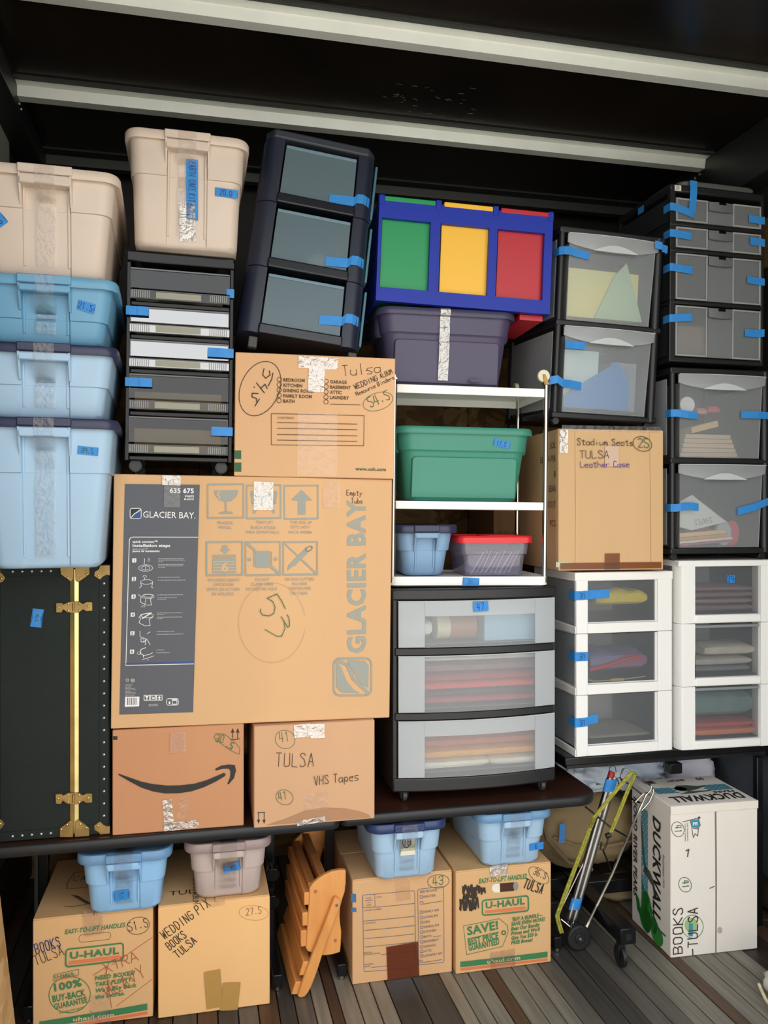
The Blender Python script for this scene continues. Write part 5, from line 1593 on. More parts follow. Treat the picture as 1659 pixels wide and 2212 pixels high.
# ================================================================== white three-drawer towers
def white_tower(label, loc, w, d, h, yaw, roll, style, open_l, open_r, group):
    t = thing('drawer_tower', label, 'drawer unit', loc, yaw, 0, roll, group)
    zs = [h*k/3 for k in range(4)]
    fx0, fx1 = open_l, w - open_r
    for k in range(3):
        z0, z1 = zs[k], zs[k+1]
        lowrail = .034 if style == 'a' else .030
        if style == 'a':
            # left post with its wing back along the side, slot for the drawer side
            mb = MB(); mb.box(0, fx0, 0, .010, z0, z1 - .001); mb.box(fx1, w, 0, .010, z0, z1 - .001); mb.box(fx0, fx1, 0, .010, z0, z0 + lowrail)
            mb.box(0, .006, 0, .012, z0, z1 - .001)
            mb.box(-.001, .008, .0, d, z0, z0 + .026); mb.box(w - .006, w, 0, d, z0, z1 - .001)
            mb.build('front_frame', M_WHITEP, t, bevel=.0025)
            il = MB(); il.box(fx0, fx1, .010, .012, z0 + lowrail, z0 + lowrail + .004); il.box(fx1 - .008, fx1, .008, .016, z0 + lowrail, z1 - .004)
            il.build('inner_step', mat('white_shaded_plastic', 'dad8d4', .45), t)
        else:
            for s, (xa, xb) in ((0, (0, fx0)), (1, (fx1, w))):
                ring = [(xa + .0, .05), (xa + (.0 if s == 0 else 0), .02 if s == 0 else .0), (xa + (.012 if s == 0 else 0), .0), (xb - (.012 if s else 0), .0), (xb, .02 if s else .0), (xb, .05)]
                MB().loft([[(x, y, z) for x, y in ring] for z in (z0, z1 - .001)]).build('post', M_WHITEP, t, bevel=.002)
            MB().box(fx0 - .002, fx1 + .002, -.004, .05, z0, z0 + lowrail).build('rail', M_WHITEP, t, bevel=.006, seg=3)
            MB().box(-.001, .008, .03, d, z0, z0 + .024).build('side_rail', M_WHITEP, t, bevel=.003)
        dr = MB()
        zt0 = z0 + lowrail + .001; zt1 = z1 - .004
        dr.box(fx0 - .004, fx1 + .004, .012, .015, zt0, zt1)
        dr.box(fx1 + .001, fx1 + .004, .015, d - .02, zt0, zt1 - .01); dr.box(.014, fx1, .015, d - .02, zt0, zt0 + .003)
        d_ = dr.build('drawer', M_FROSTD, t)
        sd = MB(); sd.box(.010, .013, .014, d - .015, z0 + .028, zt1 - .004)
        sd.build('side_wall', M_FROSTS, d_)
        MB().box(.008, .010, .016, .105, z0 + .030, zt1 - .045)    .build('side_emboss', M_FROSTS, d_, bevel=.001, seg=1)
        if style == 'b': MB().box(fx0, fx1, .006, .016, zt1 - .014, zt1 - .004).build('lip', mat('grey_lip', '84888c', .4), d_, bevel=.002)
    MB().box(-.002, w + .002, -.001, d + .001, h - .030 if style == 'a' else h - .022, h).build('top', M_WHITEP, t, bevel=.004, seg=3)
    MB().box(0.004, w - .001, d - .006, d, 0.004, h - .02).build('back', M_WHITEP, t)
    return t
gw = 'white three-drawer towers on the black table'
w31 = white_tower('white three-drawer tower with blue tapes reading 31 and yellow cloth inside', (1.273, 2.600, .6605), .373, .34, .632, .6, 0, 'a', .047, .056, gw)
w39 = white_tower('white three-drawer tower at the right edge with blue tape reading 39', (1.663, 2.590, .6605), .374, .34, .668, -2.5, 0, 'b', .062, .056, gw)
def tape31(z, x1, sl, txt):
    W = .373
    o = stape(w31, [(-.0035, .045, z), (-.0035, .003, z), (-.0015, -.0015, z), (.022, -.0016, z), (.047, -.0016, z + sl*.2), (.050, .009, z + sl*.3), (x1, .0105, z + sl)], .031)
    Fq = Face([(0, 0), (1, 0), (0, 1), (1, 1)], 1, 1, lambda a, b, k: (a, -.0022 - .0004*k, b)); Fq.q = lambda u, v: (u, v); Fq.sc = 1
    J = Ink(Fq); J.hw('31', .016, z - .009, .018, M_MARKB, 0, .0018); J.done(o)
tape31(.553, .135, .004, '31'); tape31(.344, .048, 0, '31'); tape31(.118, .090, .008, '31')
cloth('yellow_cloth', 'bright yellow bagged cloth in the top drawer of the 31 tower', 'cloth', w31, (.195, .10, .500), .20, .14, .075, cm('yellow', 'ffe04a'), None, .3)
cloth('blue_bag', 'blue and red zip bag in the middle drawer of the 31 tower', 'bag', w31, (.185, .12, .262), .22, .18, .105, mat('blue_red_bag', '4f8fd5', .5, hex2='b06078', vscale=6), None, .35)
o = MB(); o.tube([(0, 0, 0), (.06, 0, .010), (.13, 0, .030), (.20, 0, .040)], .0065, 8); o = o.build('red_strap', P_RED, None); o.location = within(w31, (.065, .024, .292)); align(o, w31); tag(o, 'red strap crossing the middle drawer of the 31 tower', 'strap')
o = MB(); o.tube([(0, 0, .006), (.02, 0, 0), (.12, 0, .001), (.22, 0, .008)], .002, 6); o.box(.085, .135, -.001, .001, -.004, .006); o = o.build('hanger_wire', mat('pale_yellow_plastic', 'ddd07a', .5), None); o.location = within(w31, (.060, .022, .252)); align(o, w31); tag(o, 'thin wire with yellow tag low in the middle drawer of the 31 tower', 'wire')
cloth('folded_cloth', 'flat cream cloth on the floor of the bottom drawer of the 31 tower', 'cloth', w31, (.20, .15, .040), .24, .2, .014, cm('cream', 'cfc7ae'))
# 39 tower
f39 = lambda x, z, k=0: (x, .0105 - .0004*k, z)
patch(w39, f39, .207, .600, .032, .028, -4, text='39', ts=.75)
cp_ = cm('pink', 'b5908c')
for k, (z, h_) in enumerate(((.482, .026), (.508, .022), (.530, .024), (.554, .018))):
    cloth('folded_cloth', ['lowest', 'second lowest', 'second highest', 'topmost'][k] + ' dusty pink folded cloth in the top drawer of the 39 tower', 'cloth', w39, (.19, .13, z), .245, .20, h_, cp_ if k % 2 else cm('dusky', '9c7a7c'), 'pink folded cloths')
cloth('folded_cloth', 'cream folded cloth high in the middle drawer of the 39 tower', 'cloth', w39, (.215, .10, .318), .20, .15, .050, cm('cream2', 'eae0cc'), None, .2)
cloth('folded_cloth', 'off-white folded cloth in the middle drawer of the 39 tower', 'cloth', w39, (.19, .11, .285), .23, .16, .034, cm('offwhite', 'd5d0c4'))
cloth('papers', 'loose grey papers at the bottom of the middle drawer of the 39 tower', 'papers', w39, (.19, .12, .261), .22, .18, .028, cm('greypaper', '9d9aa0'), None, .4)
cloth('folded_cloth', 'sage green cloth filling the bottom drawer of the 39 tower', 'cloth', w39, (.19, .14, .092), .245, .22, .11, cm('sage', '7a9c94'), None, .15)
cloth('folded_cloth', 'orange folded cloth at the bottom of the 39 tower', 'cloth', w39, (.19, .11, .034), .245, .18, .034, cm('orange', 'ff9a6a'))
cloth('folded_cloth', 'coral red folded cloth between the orange and sage ones of the 39 tower', 'cloth', w39, (.19, .11, .066), .245, .18, .024, cm('coral2', 'e8665c'))

# ================================================================== black two-drawer towers with scoop handles
def scoop_tower(label, loc, w, d, h, yaw, lean, roll, group, cast=True, flip=False):
    t = thing('drawer_tower', label, 'drawer unit', loc, yaw, lean, roll, group)
    pw = .022
    for x in (pw/2 + .002, w - pw/2 - .010):
        for y in (.012, d - .014):
            for k in range(2):
                MB().tube([(x, y, h*k/2 + .004), (x, y, h*(k+1)/2 - .004)], pw/2 + .004 if x > w/2 else pw/2, 14).build('post', M_BLACK, t)
    for z in (0, h/2 - .010, h - .022):
        MB().box(0, w, 0, d, z, z + (.020 if z < h - .03 else .022)).build('shelf', M_BLACK, t, bevel=.005, seg=3)
    for k in range(2):
        z0 = h*k/2 + (.012 if k else .022); z1 = h*(k+1)/2 - (.026 if k else .014)
        xa, xb = .034, w - .040
        # front with a bowed lower edge on the lip
        tp = .006
        dr = MB()
        dr.hexa([(xa + tp, .008, z0), (xb - tp, .008, z0), (xb - tp, .011, z0), (xa + tp, .011, z0), (xa, -.004, z1 - .03), (xb, -.004, z1 - .03), (xb, -.001, z1 - .03), (xa, -.001, z1 - .03)])
        dr.hexa([(xa + tp, .011, z0), (xa + tp + .003, .011, z0), (xa + tp + .003, d - .03, z0), (xa + tp, d - .03, z0), (xa, -.001, z1 - .03), (xa + .003, -.001, z1 - .03), (xa + .003, d - .03, z1 - .03), (xa, d - .03, z1 - .03)])
        dr.hexa([(xb - tp - .003, .011, z0), (xb - tp, .011, z0), (xb - tp, d - .03, z0), (xb - tp - .003, d - .03, z0), (xb - .003, -.001, z1 - .03), (xb, -.001, z1 - .03), (xb, d - .03, z1 - .03), (xb - .003, d - .03, z1 - .03)])
        dr.box(xa + tp, xb - tp, .011, d - .03, z0, z0 + .003)
        d_ = dr.build('drawer', M_FROST, t)
        n = 16; vs = []; fs = []
        for i in range(n + 1):
            a = i/n; x = xa - .008 + (xb - xa + .016)*a
            low = z1 - .030 - .024*math.sin(PI*a)**.8
            y = -.010 - .012*math.sin(PI*a)
            vs += [(x, y, low), (x, y - .004, z1), (x, y + .004, z1), (x, y + .004, low)]
        for i in range(n):
            a = 4*i; b = a + 4
            fs += [(a, b, b+1, a+1), (a+1, b+1, b+2, a+2), (a+2, b+2, b+3, a+3), (a+3, b+3, b, a)]
        MB().add(vs, fs).build('lip', M_FROSTL, d_, ang=50)
        P = [(xa - .008 + (xb-xa+.016)*i/16, -.0155 - .012*math.sin(PI*i/16), z1) for i in range(17)]
        MB().tube(P, .0016, 6).build('lip_edge', M_FROSTE, d_)
        sc = MB(); cx = (xa + xb)/2; hw_ = (xb-xa)*.26
        pts = [(cx - hw_ + 2*hw_*i/12, 0, z1 - .052 + .022*math.sin(PI*i/12)) for i in range(13)]
        vs = [(x, -.027, z) for x, _, z in pts] + [(x, -.027, z1 - .053) for x, _, z in pts]
        sc.add(vs, [(i, i+1, i+14, i+13) for i in range(12)])
        sc.build('scoop_handle', M_FROSTE, d_, smooth=False)
        # side panel of the tower
        MB().box(.004, .007, .035, d - .035, z0 + .01, z1 - .012).build('side_panel', M_FROSTS, t)
    if cast:
        for x in (.02, w - .03):
            for y in (.02, d - .02):
                MB().cyl((x, y, -.010), (0, 1, 0), .013, .02, 16).build('caster', M_BLACK, t, bevel=.002)
    return t
gs = 'black two-drawer towers with scoop handles'
D2 = scoop_tower('black two-drawer tower holding yellow papers and a blue folder, on the Stadium Seats carton', (1.186, 2.600, 1.822), .400, .42, .646, 1.0, 2.5, 1.6, gs)
E2 = scoop_tower('black two-drawer tower holding booklets and bagged supplies, on the 39 tower', (1.636, 2.600, 1.3515), .405, .38, .660, -.5, 0, 0, gs)
def inside(root, p, mb, name, m, label, cat, group=None, rot=None, bevel=.001):
    o = mb.build(name, m, None, bevel=bevel, seg=1); o.location = within(root, p)
    o.rotation_mode = 'YXZ'; e = root.rotation_euler.copy()
    o.rotation_euler = e if rot is None else (e.x + R_(rot[0]), e.y + R_(rot[1]), e.z + R_(rot[2]))
    tag(o, label, cat, group); return o
inside(D2, (.050, .03, .352), MB().box(0, .27, 0, .30, 0, .165), 'yellow_papers', mat('yellow_paper', 'eedf86', .8, hex2='d6dc98', vscale=5), 'deep stack of pale yellow papers in the top drawer beside the colour bins', 'papers')
inside(D2, (.052, .022, .352), MB().prism([(.10, 0), (.285, 0), (.215, .20), (.17, .15)], 0, .004), 'green_sheet', mat('pale_green_paper', 'b5cfae', .7), 'pale green sheet leaning in the top drawer beside the colour bins', 'sheet')
inside(D2, (.052, .026, .040), MB().prism([(0, 0), (.25, .0), (.25, .10), (.20, .17), (.0, .04)], 0, .004), 'blue_folder', mat('blue_paper', '3d86c6', .5), 'sky blue folder in the lower drawer beside the shelf cart', 'folder')
inside(D2, (.054, .036, .040), MB().box(0, .13, 0, .25, 0, .20), 'white_papers', mat('white_paper', 'e4eee8', .6, hex2='a8cbd0', vscale=6), 'white and mint papers standing in the lower drawer beside the shelf cart', 'papers')
inside(D2, (.24, .05, .040), MB().box(0, .10, 0, .20, 0, .17), 'grey_bag', mat('grey_film', '9fa5ad', .35, hex2='7f8896', vscale=9), 'grey plastic-wrapped bundle in the lower drawer beside the shelf cart', 'bundle')
# booklets and cutters in the lower right tower
for k, (m_, h_, w_, y_) in enumerate((('b8607a', .007, .215, 0), ('e8e6da', .009, .225, .004), ('d9a060', .012, .205, .002), ('e9c796', .015, .195, 0))):
    z = .026 + sum((.007, .009, .012, .015)[:k]) + .001*k
    inside(E2, (.044, .026 + y_, z), MB().box(0, w_, 0, .16, 0, h_), 'booklet', mat('booklet_' + m_, m_, .6), ['pink-edged booklet at the bottom of the pile', 'white booklet second from the bottom of the pile', 'tan booklet under the printed one', 'cream booklet with printed spine on top of the pile'][k] + ' in the lower right drawer', 'booklet', 'booklets in the lower right drawer', rot=(0, -4, 0))
o = inside(E2, (.050, .024, .095), MB().prism([(0, 0), (.05, -.012), (.19, .018), (.05, .115), (0, .09)], 0, .003), 'shape_sheet', mat('white_sheet', 'dde0d8', .6), 'white sheet lettered SHAPES leaning in the lower right drawer', 'sheet')
Fq = Face([(0, 0), (1, 0), (0, 1), (1, 1)], 1, 1, lambda a, b, k: (a, -.0006 - .0003*k, b)); Fq.q = lambda u, v: (u, v); Fq.sc = 1
J = Ink(Fq); J.hw('SHAPES', .128, .035, .020, mat('marker_grey', '6d6d6d', .7), 188, .0016); J.done(o)
for k, (x, m_, s_) in enumerate(((.215, 'b9bcc4', 0), (.262, 'd5304c', 1))):
    P = [(.03*math.cos(a), .046 + .046*math.sin(a)) for a in [PI*2*i/16 for i in range(16)]]
    inside(E2, (x + .02, .032 + .02*k, .026), MB().prism(P, 0, .018), 'shape_cutter', mat('cutter_' + m_, m_, .45), ['grey oval cutter with small holes beside the booklets', 'red oval cutter half behind the grey one'][k], 'cutter', 'oval cutters')
inside(E2, (.140, .06, .080), MB().prism([(0, 0), (.055, 0), (.040, .095), (.010, .09)], 0, .02), 'red_punch', mat('rose_plastic', 'c2465c', .45), 'rose red punch behind the white sheet', 'punch')
for k in range(5):
    w_ = .23 - .012*k
    inside(E2, (.058 + .005*k, .03, .3465 + .0165*k), MB().box(0, w_, 0, .15, 0, .015), 'card_pack', mat('pack_cream', 'd8bfa4', .7), ['lowest', 'second', 'third', 'fourth', 'topmost'][k] + ' cream card pack in the bagged pile of the upper right drawer', 'card pack', 'cream card packs')
inside(E2, (.100, .022, .43), MB().box(0, .11, 0, .10, 0, .022), 'wood_block', mat('pale_wood_block', 'e0c190', .7), 'pale flat wooden block above the card packs', 'block', rot=(0, -14, 0))
o = MB(); o.cyl((0, 0, 0), (0, 1, 0), .029, .012, 28); inside(E2, (.077, .022, .530), o, 'round_lid', mat('white_lid_plastic', 'efefec', .4), 'round white lid behind the blue tape in the upper right drawer', 'lid')
for k in range(2):
    inside(E2, (.135 + .05*k, .03, .500 + .008*k), MB().loft([rr(.045, .03, .01, 0), rr(.05, .035, .012, .01), rr(.03, .02, .008, .02)]), 'pink_piece', mat(['salmon_plastic', 'hot_pink_plastic'][k], ['df8f86', 'e2505a'][k], .45), ['salmon', 'hot pink'][k] + ' plastic piece above the wooden block', 'plastic piece')
def st(root, pts, w_=.028): return stape(root, pts, w_)
st(D2, [(-.001, .04, .560), (-.001, .0, .560), (.012, -.013, .560), (.034, -.010, .562), (.060, -.008, .557), (.108, -.006, .552)], .027)
st(D2, [(.345, -.024, .612), (.372, -.026, .608), (.378, -.014, .606), (.402, -.012, .602), (.406, .01, .602)], .026)
st(D2, [(.030, -.014, .247), (.065, -.010, .247), (.108, -.008, .247)], .026)
st(D2, [(-.018, -.006, .122), (.008, -.014, .128), (.030, -.012, .116), (.06, -.004, .116), (.105, .002, .112)], .027)
st(E2, [(-.001, .03, .497), (.0, -.001, .497), (.022, -.005, .497), (.036, -.008, .495), (.062, -.010, .492), (.102, -.008, .490)], .026)
st(E2, [(.275, -.008, .498), (.345, -.010, .498), (.375, -.006, .497), (.402, -.002, .497)], .026)
st(E2, [(-.001, .03, .163), (.0, -.001, .163), (.022, -.005, .163), (.036, -.008, .167), (.080, -.006, .169), (.108, -.004, .165)], .027)
st(E2, [(.262, -.006, .150), (.33, -.008, .166), (.375, -.006, .182), (.402, -.002, .190)], .027)

# ================================================================== four-drawer small tower
W, D, H = .386, .36, .640
t = thing('drawer_tower', 'black tower with four small smoky drawers and many blue tapes, topmost on the right', 'drawer unit', (1.631, 2.600, 2.0305), 1.0, 0, .4)
MB().box(0, W, .0, D, 0, .018).build('base', M_BLACK, t, bevel=.004)
MB().box(0, W, 0, D, H - .040, H - .012).build('top', M_BLACK, t, bevel=.006)
MB().loft([rr(.312, .30, .03, H - .014, W/2 + .012, .16), rr(.312, .30, .03, H + .004, W/2 + .012, .16), rr(.30, .29, .03, H + .010, W/2 + .012, .16)]).build('top_tray', mat('grey_tray_plastic', '5c5d5a', .5), t)
for bx in ((0, .022, 0, .02), (W - .014, W, 0, .02), (0, .012, D - .02, D), (W - .012, W, D - .02, D)): MB().box(*bx, .01, H - .03).build('post', M_BLACK, t, bevel=.003)
MB().box(.01, W - .01, D - .006, D, .01, H - .03).build('back', M_BLACK, t)
ZD = [(.022, .200), (.222, .385), (.405, .478), (.498, .580)]
for k, (z0, z1) in enumerate(ZD):
    if k: MB().box(.0, W, -.002, D, z0 - .018, z0 - .004).build('shelf', M_BLACK, t, bevel=.004)
    MB().box(.002, .006, .02, D - .02, z0, z1).build('side_panel', mat('smoky_side_panel', '26282b', .35), t)
    dr = MB(); dr.box(.024, W - .014, .004, .007, z0, z1); dr.box(.024, .027, .007, .33, z0, z1 - .01); dr.box(W - .018, W - .015, .007, .33, z0, z1 - .01); dr.box(.024, W - .015, .007, .33, z0, z0 + .003)
    d_ = dr.build('drawer', M_FROSTM, t)
    for xa, xb in ((.024, .152), (W - .132, W - .014)):
        e = MB()
        b = .006
        e.box(xa, xb, -.001, .004, z0, z0 + b); e.box(xa, xb, -.001, .004, z1 - b, z1); e.box(xa, xa + b, -.001, .004, z0 + b, z1 - b); e.box(xb - b, xb, -.001, .004, z0 + b, z1 - b)
        e.build('panel_rim', mat('pale_rim_plastic', '9a9b98', .45), d_, bevel=.001, seg=1)
    h_ = MB(); zz = z1 - .004
    x0, x1 = .154, W - .134
    n = 10; vs = []; fs = []
    for i in range(n+1):
        a = i/n; x = x0 + (x1-x0)*a; s_ = math.sin(PI*a)
        low = z1 - .034 - .006*s_ if k < 4 else 0
        vs += [(x, -.004 - .010*s_, low), (x, -.002 - .006*s_, zz), (x, .004, zz), (x, .004, low)]
    for i in range(n):
        a = 4*i; b2 = a+4
        fs += [(a, b2, b2+1, a+1), (a+1, b2+1, b2+2, a+2), (a+2, b2+2, b2+3, a+3), (a+3, b2+3, b2, a)]
    h_.add(vs, fs); h_.build('handle', mat('smoky_handle', '6b6d6f', .4), d_, ang=50)
    MB().box((x0+x1)/2 - .012, (x0+x1)/2 + .014, -.013, -.008, z1 - .014, z1 - .005).build('latch', M_BLACKG, d_)
    MB().box(x0, x1, .001, .005, z0, z1 - .040).build('center_panel', M_FROSTM, d_)
inside(t, (.035, .02, .028), MB().box(0, .20, 0, .28, 0, .105), 'paper_stack', mat('pink_tan_paper', 'e2c0ae', .8), 'pinkish paper stack in the lowest drawer of the four-drawer tower', 'papers')
f4 = lambda x, z, k=0: (x, -.0022 - .0004*k, z)
patch(t, f4, .028, H - .028, .026, .020, 0, mat('white_label', 'dcdad2', .6), 'price_label', jag=False)
J = Ink(Face([(0, 0), (1, 0), (0, 1), (1, 1)], 1, 1, f4)); J.F.q = lambda u, v: (u, v); J.F.sc = 1; J.L = 4; J.hw('20', .020, H - .034, .012, M_MARK, 0, .0012); J.done(t)
sp = lambda pts, w_=.027, wv=(0, 0, 1): stape(t, pts, w_, wv=wv)
sp([(.085, .03, H + .011), (.085, -.002, H + .006), (.085, -.004, H - .03), (.083, -.004, .575), (.080, -.004, .552)], .026, None, ) if False else stape(t, [(.090, .05, H + .0115), (.090, -.004, H + .004), (.090, -.0055, H - .03), (.088, -.0055, .58), (.084, -.0055, .530)], .028, wv=(1, 0, 0))
sp([(-.001, .04, .545), (-.001, -.001, .545), (.01, -.003, .545), (.05, -.0045, .536), (.092, -.0045, .524)])
sp([(W - .068, -.004, .532), (W - .02, -.004, .528), (W, -.003, .530), (W + .001, .02, .530)])
sp([(-.001, .04, .452), (-.001, -.001, .452), (.01, -.003, .452), (.082, -.0045, .446)]); sp([(W - .062, -.004, .452), (W, -.004, .448)], .028)
sp([(-.001, .04, .332), (-.001, -.001, .332), (.01, -.003, .332), (.088, -.0045, .326)]); sp([(W - .074, -.004, .310), (W, -.004, .306)], .026)
sp([(-.001, .04, .152), (-.001, -.001, .152), (.01, -.003, .152), (.088, -.0045, .160)]); sp([(W - .082, -.004, .118), (W - .03, -.004, .118), (W, -.004, .122)])
stape(t, [(-.0006, .17, .60), (-.0006, .21, .60)], .026)

# ================================================================== tables
M_WOODT = mat('walnut_laminate', '3a2118', .3, hex2='4b2c20', vscale=5, stretch=(.6, 14, 1))
M_EDGE = mat('black_rubber_edge', '1d1e20', .45)
M_TLEG = mat('black_steel_leg', '17181a', .25, .3)
def table(label, x0, x1, y0, y1, ztop, rl, rr_, legs, yaw=0, dz=0):
    t = thing('folding_table', label, 'table', (x0, y0, 0), yaw)
    w = x1 - x0; d = y1 - y0
    def outline(off, z):
        P = []
        for cx, cy, r, a0 in ((rl, rl, rl, PI), (w - rr_, rr_, rr_, -PI/2), (w - rr_, d - rr_, rr_, 0), (rl, d - rl, rl, PI/2)):
            for k in range(9):
                a = a0 + PI/2*k/8
                P.append((cx + (r + off)*math.cos(a), cy + (r + off)*math.sin(a), z))
        return P
    m = MB(); m.loft([outline(-.004, ztop - .028), outline(-.004, ztop)]); m.build('table_top', M_WOODT, t, ang=30)
    e = MB(); e.loft([outline(-.014, ztop - .031), outline(-.002, ztop - .032), outline(.002, ztop - .026), outline(.0025, ztop - .006), outline(-.001, ztop - .0005), outline(-.006, ztop + .0003), outline(-.0062, ztop - .004)], False, False)
    e.build('edge_band', M_EDGE, t, ang=60)
    for lx in legs:
        lg = MB()
        lg.box(lx - .016, lx + .016, d*.45, d*.45 + .03, .045, ztop - .032)
        lg.build('leg', M_TLEG, t, bevel=.003)
        ft = MB(); ft.box(lx - .015, lx + .015, .095, d - .09, .012, .052)
        fo = ft.build('foot', M_TLEG, t, bevel=.003)
        for y in (.11, d - .11): MB().cyl((lx, y, .0068), (0, 0, 1), .012, .0125, 16).build('glide', M_CHROME, fo, bevel=.001)
    return t, w, d
tl, w_, d_ = table('left dark folding table carrying the trunk and the largest carton', -.548, .438, 2.490, 3.25, .560, .02, .03, [.075, .803])
for z in (.30, .21):
    MB().tube([(.803, .295, z), (.803, .245, z)], .022, 14, rs=[.020, .024]).build('knob', M_BLACKG, tl, bevel=.004)
tr_, w_, d_ = table('right walnut-top folding table with rounded corner under the wide chest',   .4455, 1.318, 2.505, 3.26, .560, .02, .075, [.018, .765])

# square black work table under the white towers
t = thing('work_table', 'black steel table under the two white drawer towers', 'table', (1.235, 2.600, 0))
MB().box(0, .83, 0, .62, .632, .660).build('table_top', M_TLEG, t, bevel=.004)
MB().box(.02, .81, .03, .59, .612, .632).build('apron', M_BLACK, t)
MB().box(.550, .585, .36, .40, .0, .612).build('leg', M_TLEG, t, bevel=.003)
MB().box(.400, .448, .0, .04, .575, .612).build('bracket', M_TLEG, t, bevel=.003)
MB().box(.750, .775, .0, .025, .0, .612).build('leg', M_TLEG, t, bevel=.003)

# rolling stand base with caster
t = thing('rolling_base', 'black steel rolling base with a caster beside the white pear carton', 'rolling base', (1.385, 2.445, 0), -.5)
MB().box(-.028, .028, 0, .62, .085, .138).build('beam', M_TLEG, t, bevel=.003)
MB().box(-.010, .010, -.001, .0005, .10, .12).build('end_cap_mark', M_BLACK, t)
MB().box(.028, .44, .345, .395, .085, .135).build('crossbar', M_TLEG, t, bevel=.003)
MB().box(-.12, -.028, .40, .45, .085, .135).build('crossbar', M_TLEG, t, bevel=.003)
caster(t, -.012, .03, .0005, .036, M_BLACK)
caster(t, -.0, .58, .0005, .036, M_BLACK)
caster(t, .40, .37, .0005, .036, M_BLACK)

# ================================================================== folded slatted wooden stool
M_ALD = mat('alder_wood', 'd9904a', .45, hex2='e8a25a', vscale=5, stretch=(8, 1, 1.5), bump=.1, bscale=60)
M_ALDD = mat('alder_wood_dark', 'a86a38', .5, hex2='b97a44', vscale=5, stretch=(1, 8, 2))
# side panel measured on the photograph, scaled to the depth it stands at
t = thing('slatted_chair', 'folded slatted alder wood chair leaning between the cartons under the table', 'chair', (.337, 2.555, 0), 1.5)
KS = .25317/1780*2.60
def wc(x, y): return ((x - 400)*KS, (1576 - y)*KS)
side = [(440, 690), (470, 655), (520, 617), (570, 592), (630, 573), (700, 567), (755, 574), (753, 690), (744, 760), (722, 820), (704, 890), (700, 960), (705, 1030), (714, 1090), (710, 1200), (704, 1268), (640, 1279), (580, 1280), (528, 1272), (470, 1245), (425, 1225), (407, 1190), (415, 1100), (425, 950), (436, 800)]
legp = [(644, 770), (668, 778), (690, 800), (694, 850), (640, 990), (590, 1110), (530, 1275), (490, 1390), (450, 1490), (425, 1535), (395, 1570), (355, 1578), (330, 1560), (345, 1510), (400, 1360), (470, 1190), (560, 980)]
for k, dy in enumerate((0, .36)):
    m = MB(); m.prism([wc(*p) for p in side], dy, dy + .018)
    sd = m.build('side_panel', M_ALD, t, bevel=.0035)
    for x, y in ((490, 725), (660, 1160)):
        a, b = wc(x, y); MB().cyl((a, dy - .0006, b), (0, 1, 0), .0055, .002, 14).build('wood_plug', M_ALDD, sd)
    m = MB(); m.prism([wc(*p) for p in legp], dy - .020, dy - .001)
    lg = m.build('leg', M_ALD, t, bevel=.004)
    a, b = wc(662, 835); MB().cyl((a, dy - .021, b), (0, 1, 0), .0045, .004, 14).build('bolt', M_CHROME, lg)
for (x0, y0, x1, y1) in ((395, 730, 440, 838), (380, 898, 430, 1012), (366, 1048, 420, 1185)):
    a, b = wc(x0, y1); c, d_ = wc(x1, y0)
    MB().box(a, c, .004, .374, b, d_).build('slat', M_ALD, t, bevel=.003)
for (x0, y0, x1, y1) in ((345, 1290, 415, 1410), (280, 1450, 350, 1560)):
    a, b = wc(x0, y1); c, d_ = wc(x1, y0)
    MB().hexa([(a, -.010, b + .003), (c, -.010, b), (c, .365, b), (a, .365, b + .003), (a + .014, -.010, d_), (c + .012, -.010, d_ - .002), (c + .012, .365, d_ - .002), (a + .014, .365, d_)]).build('slat', M_ALD, t, bevel=.003)
for (x, y) in ((470, 700), (560, 640)):
    a, b = wc(x, y); MB().box(a - .012, a + .012, .018, .36, b - .055, b + .012).build('slat', M_ALDD, t, bevel=.003)

# ================================================================== folding luggage cart, tubes and bungee cord
t = thing('luggage_cart', 'folding chrome wire luggage cart with black wheels leaning by the pear carton', 'luggage cart', (1.245, 2.590, 0), 0)
def LW(u, v, y):
    """cart measured on the photograph at its own distance y, in metres from the cart's foot"""
    r_ = (math.sin(R_(13)) + (u-829.5)/1780*math.cos(R_(13)), math.cos(R_(13)) - (u-829.5)/1780*math.sin(R_(13)), -(v-1106)/1780)
    k = y/r_[1]
    return Vector((r_[0]*k - 1.245, y - 2.590, 1.5 + r_[2]*k))
def wire(P, r=.0032, m=M_CHROME, nm='wire_rail', par=None, closed=False):
    return MB().tube(P, r, 8, closed).build(nm, m, par or t)
def z3(x, y): return (1170 + x*.23503, 1600 + y*.23508)
A = lambda x, y, d: LW(*z3(x, y), d)
for o in (0, 12):
    wire([A(395 + o, 1730, 2.60), A(640 + o, 1230, 2.63), A(790 + o*.6, 880, 2.595), A(905 + o*.5, 610, 2.585), A(960, 500 - o, 2.585)], .0030)
wire([A(960, 500, 2.585), A(1000, 455, 2.585), A(1010, 415, 2.585), A(1028, 440, 2.585), A(1025, 480, 2.585), A(990, 560, 2.585), A(920, 640, 2.585)], .0028)
wire([A(860, 565, 2.585), A(930, 490, 2.585), A(975, 480, 2.585), A(990, 500, 2.585)], .0028)
wire([A(730, 330, 2.67), A(745, 262, 2.67), A(770, 256, 2.67), A(840, 310, 2.66), A(1000, 408, 2.60)], .0035, M_STEEL)
wire([A(690, 430, 2.67), A(860, 555, 2.62), A(905, 570, 2.60)], .0032, M_TLEG); wire([A(735, 350, 2.67), A(930, 500, 2.62)], .0032, M_TLEG)
wire([A(400, 605, 2.66), A(650, 810, 2.585), A(680, 822, 2.60), A(790, 882, 2.595)], .0032, M_TLEG)
wire([A(690, 400, 2.67), A(560, 700, 2.66), A(380, 1130, 2.65), A(170, 1560, 2.60), A(140, 1620, 2.64)], .0032, M_STEEL)
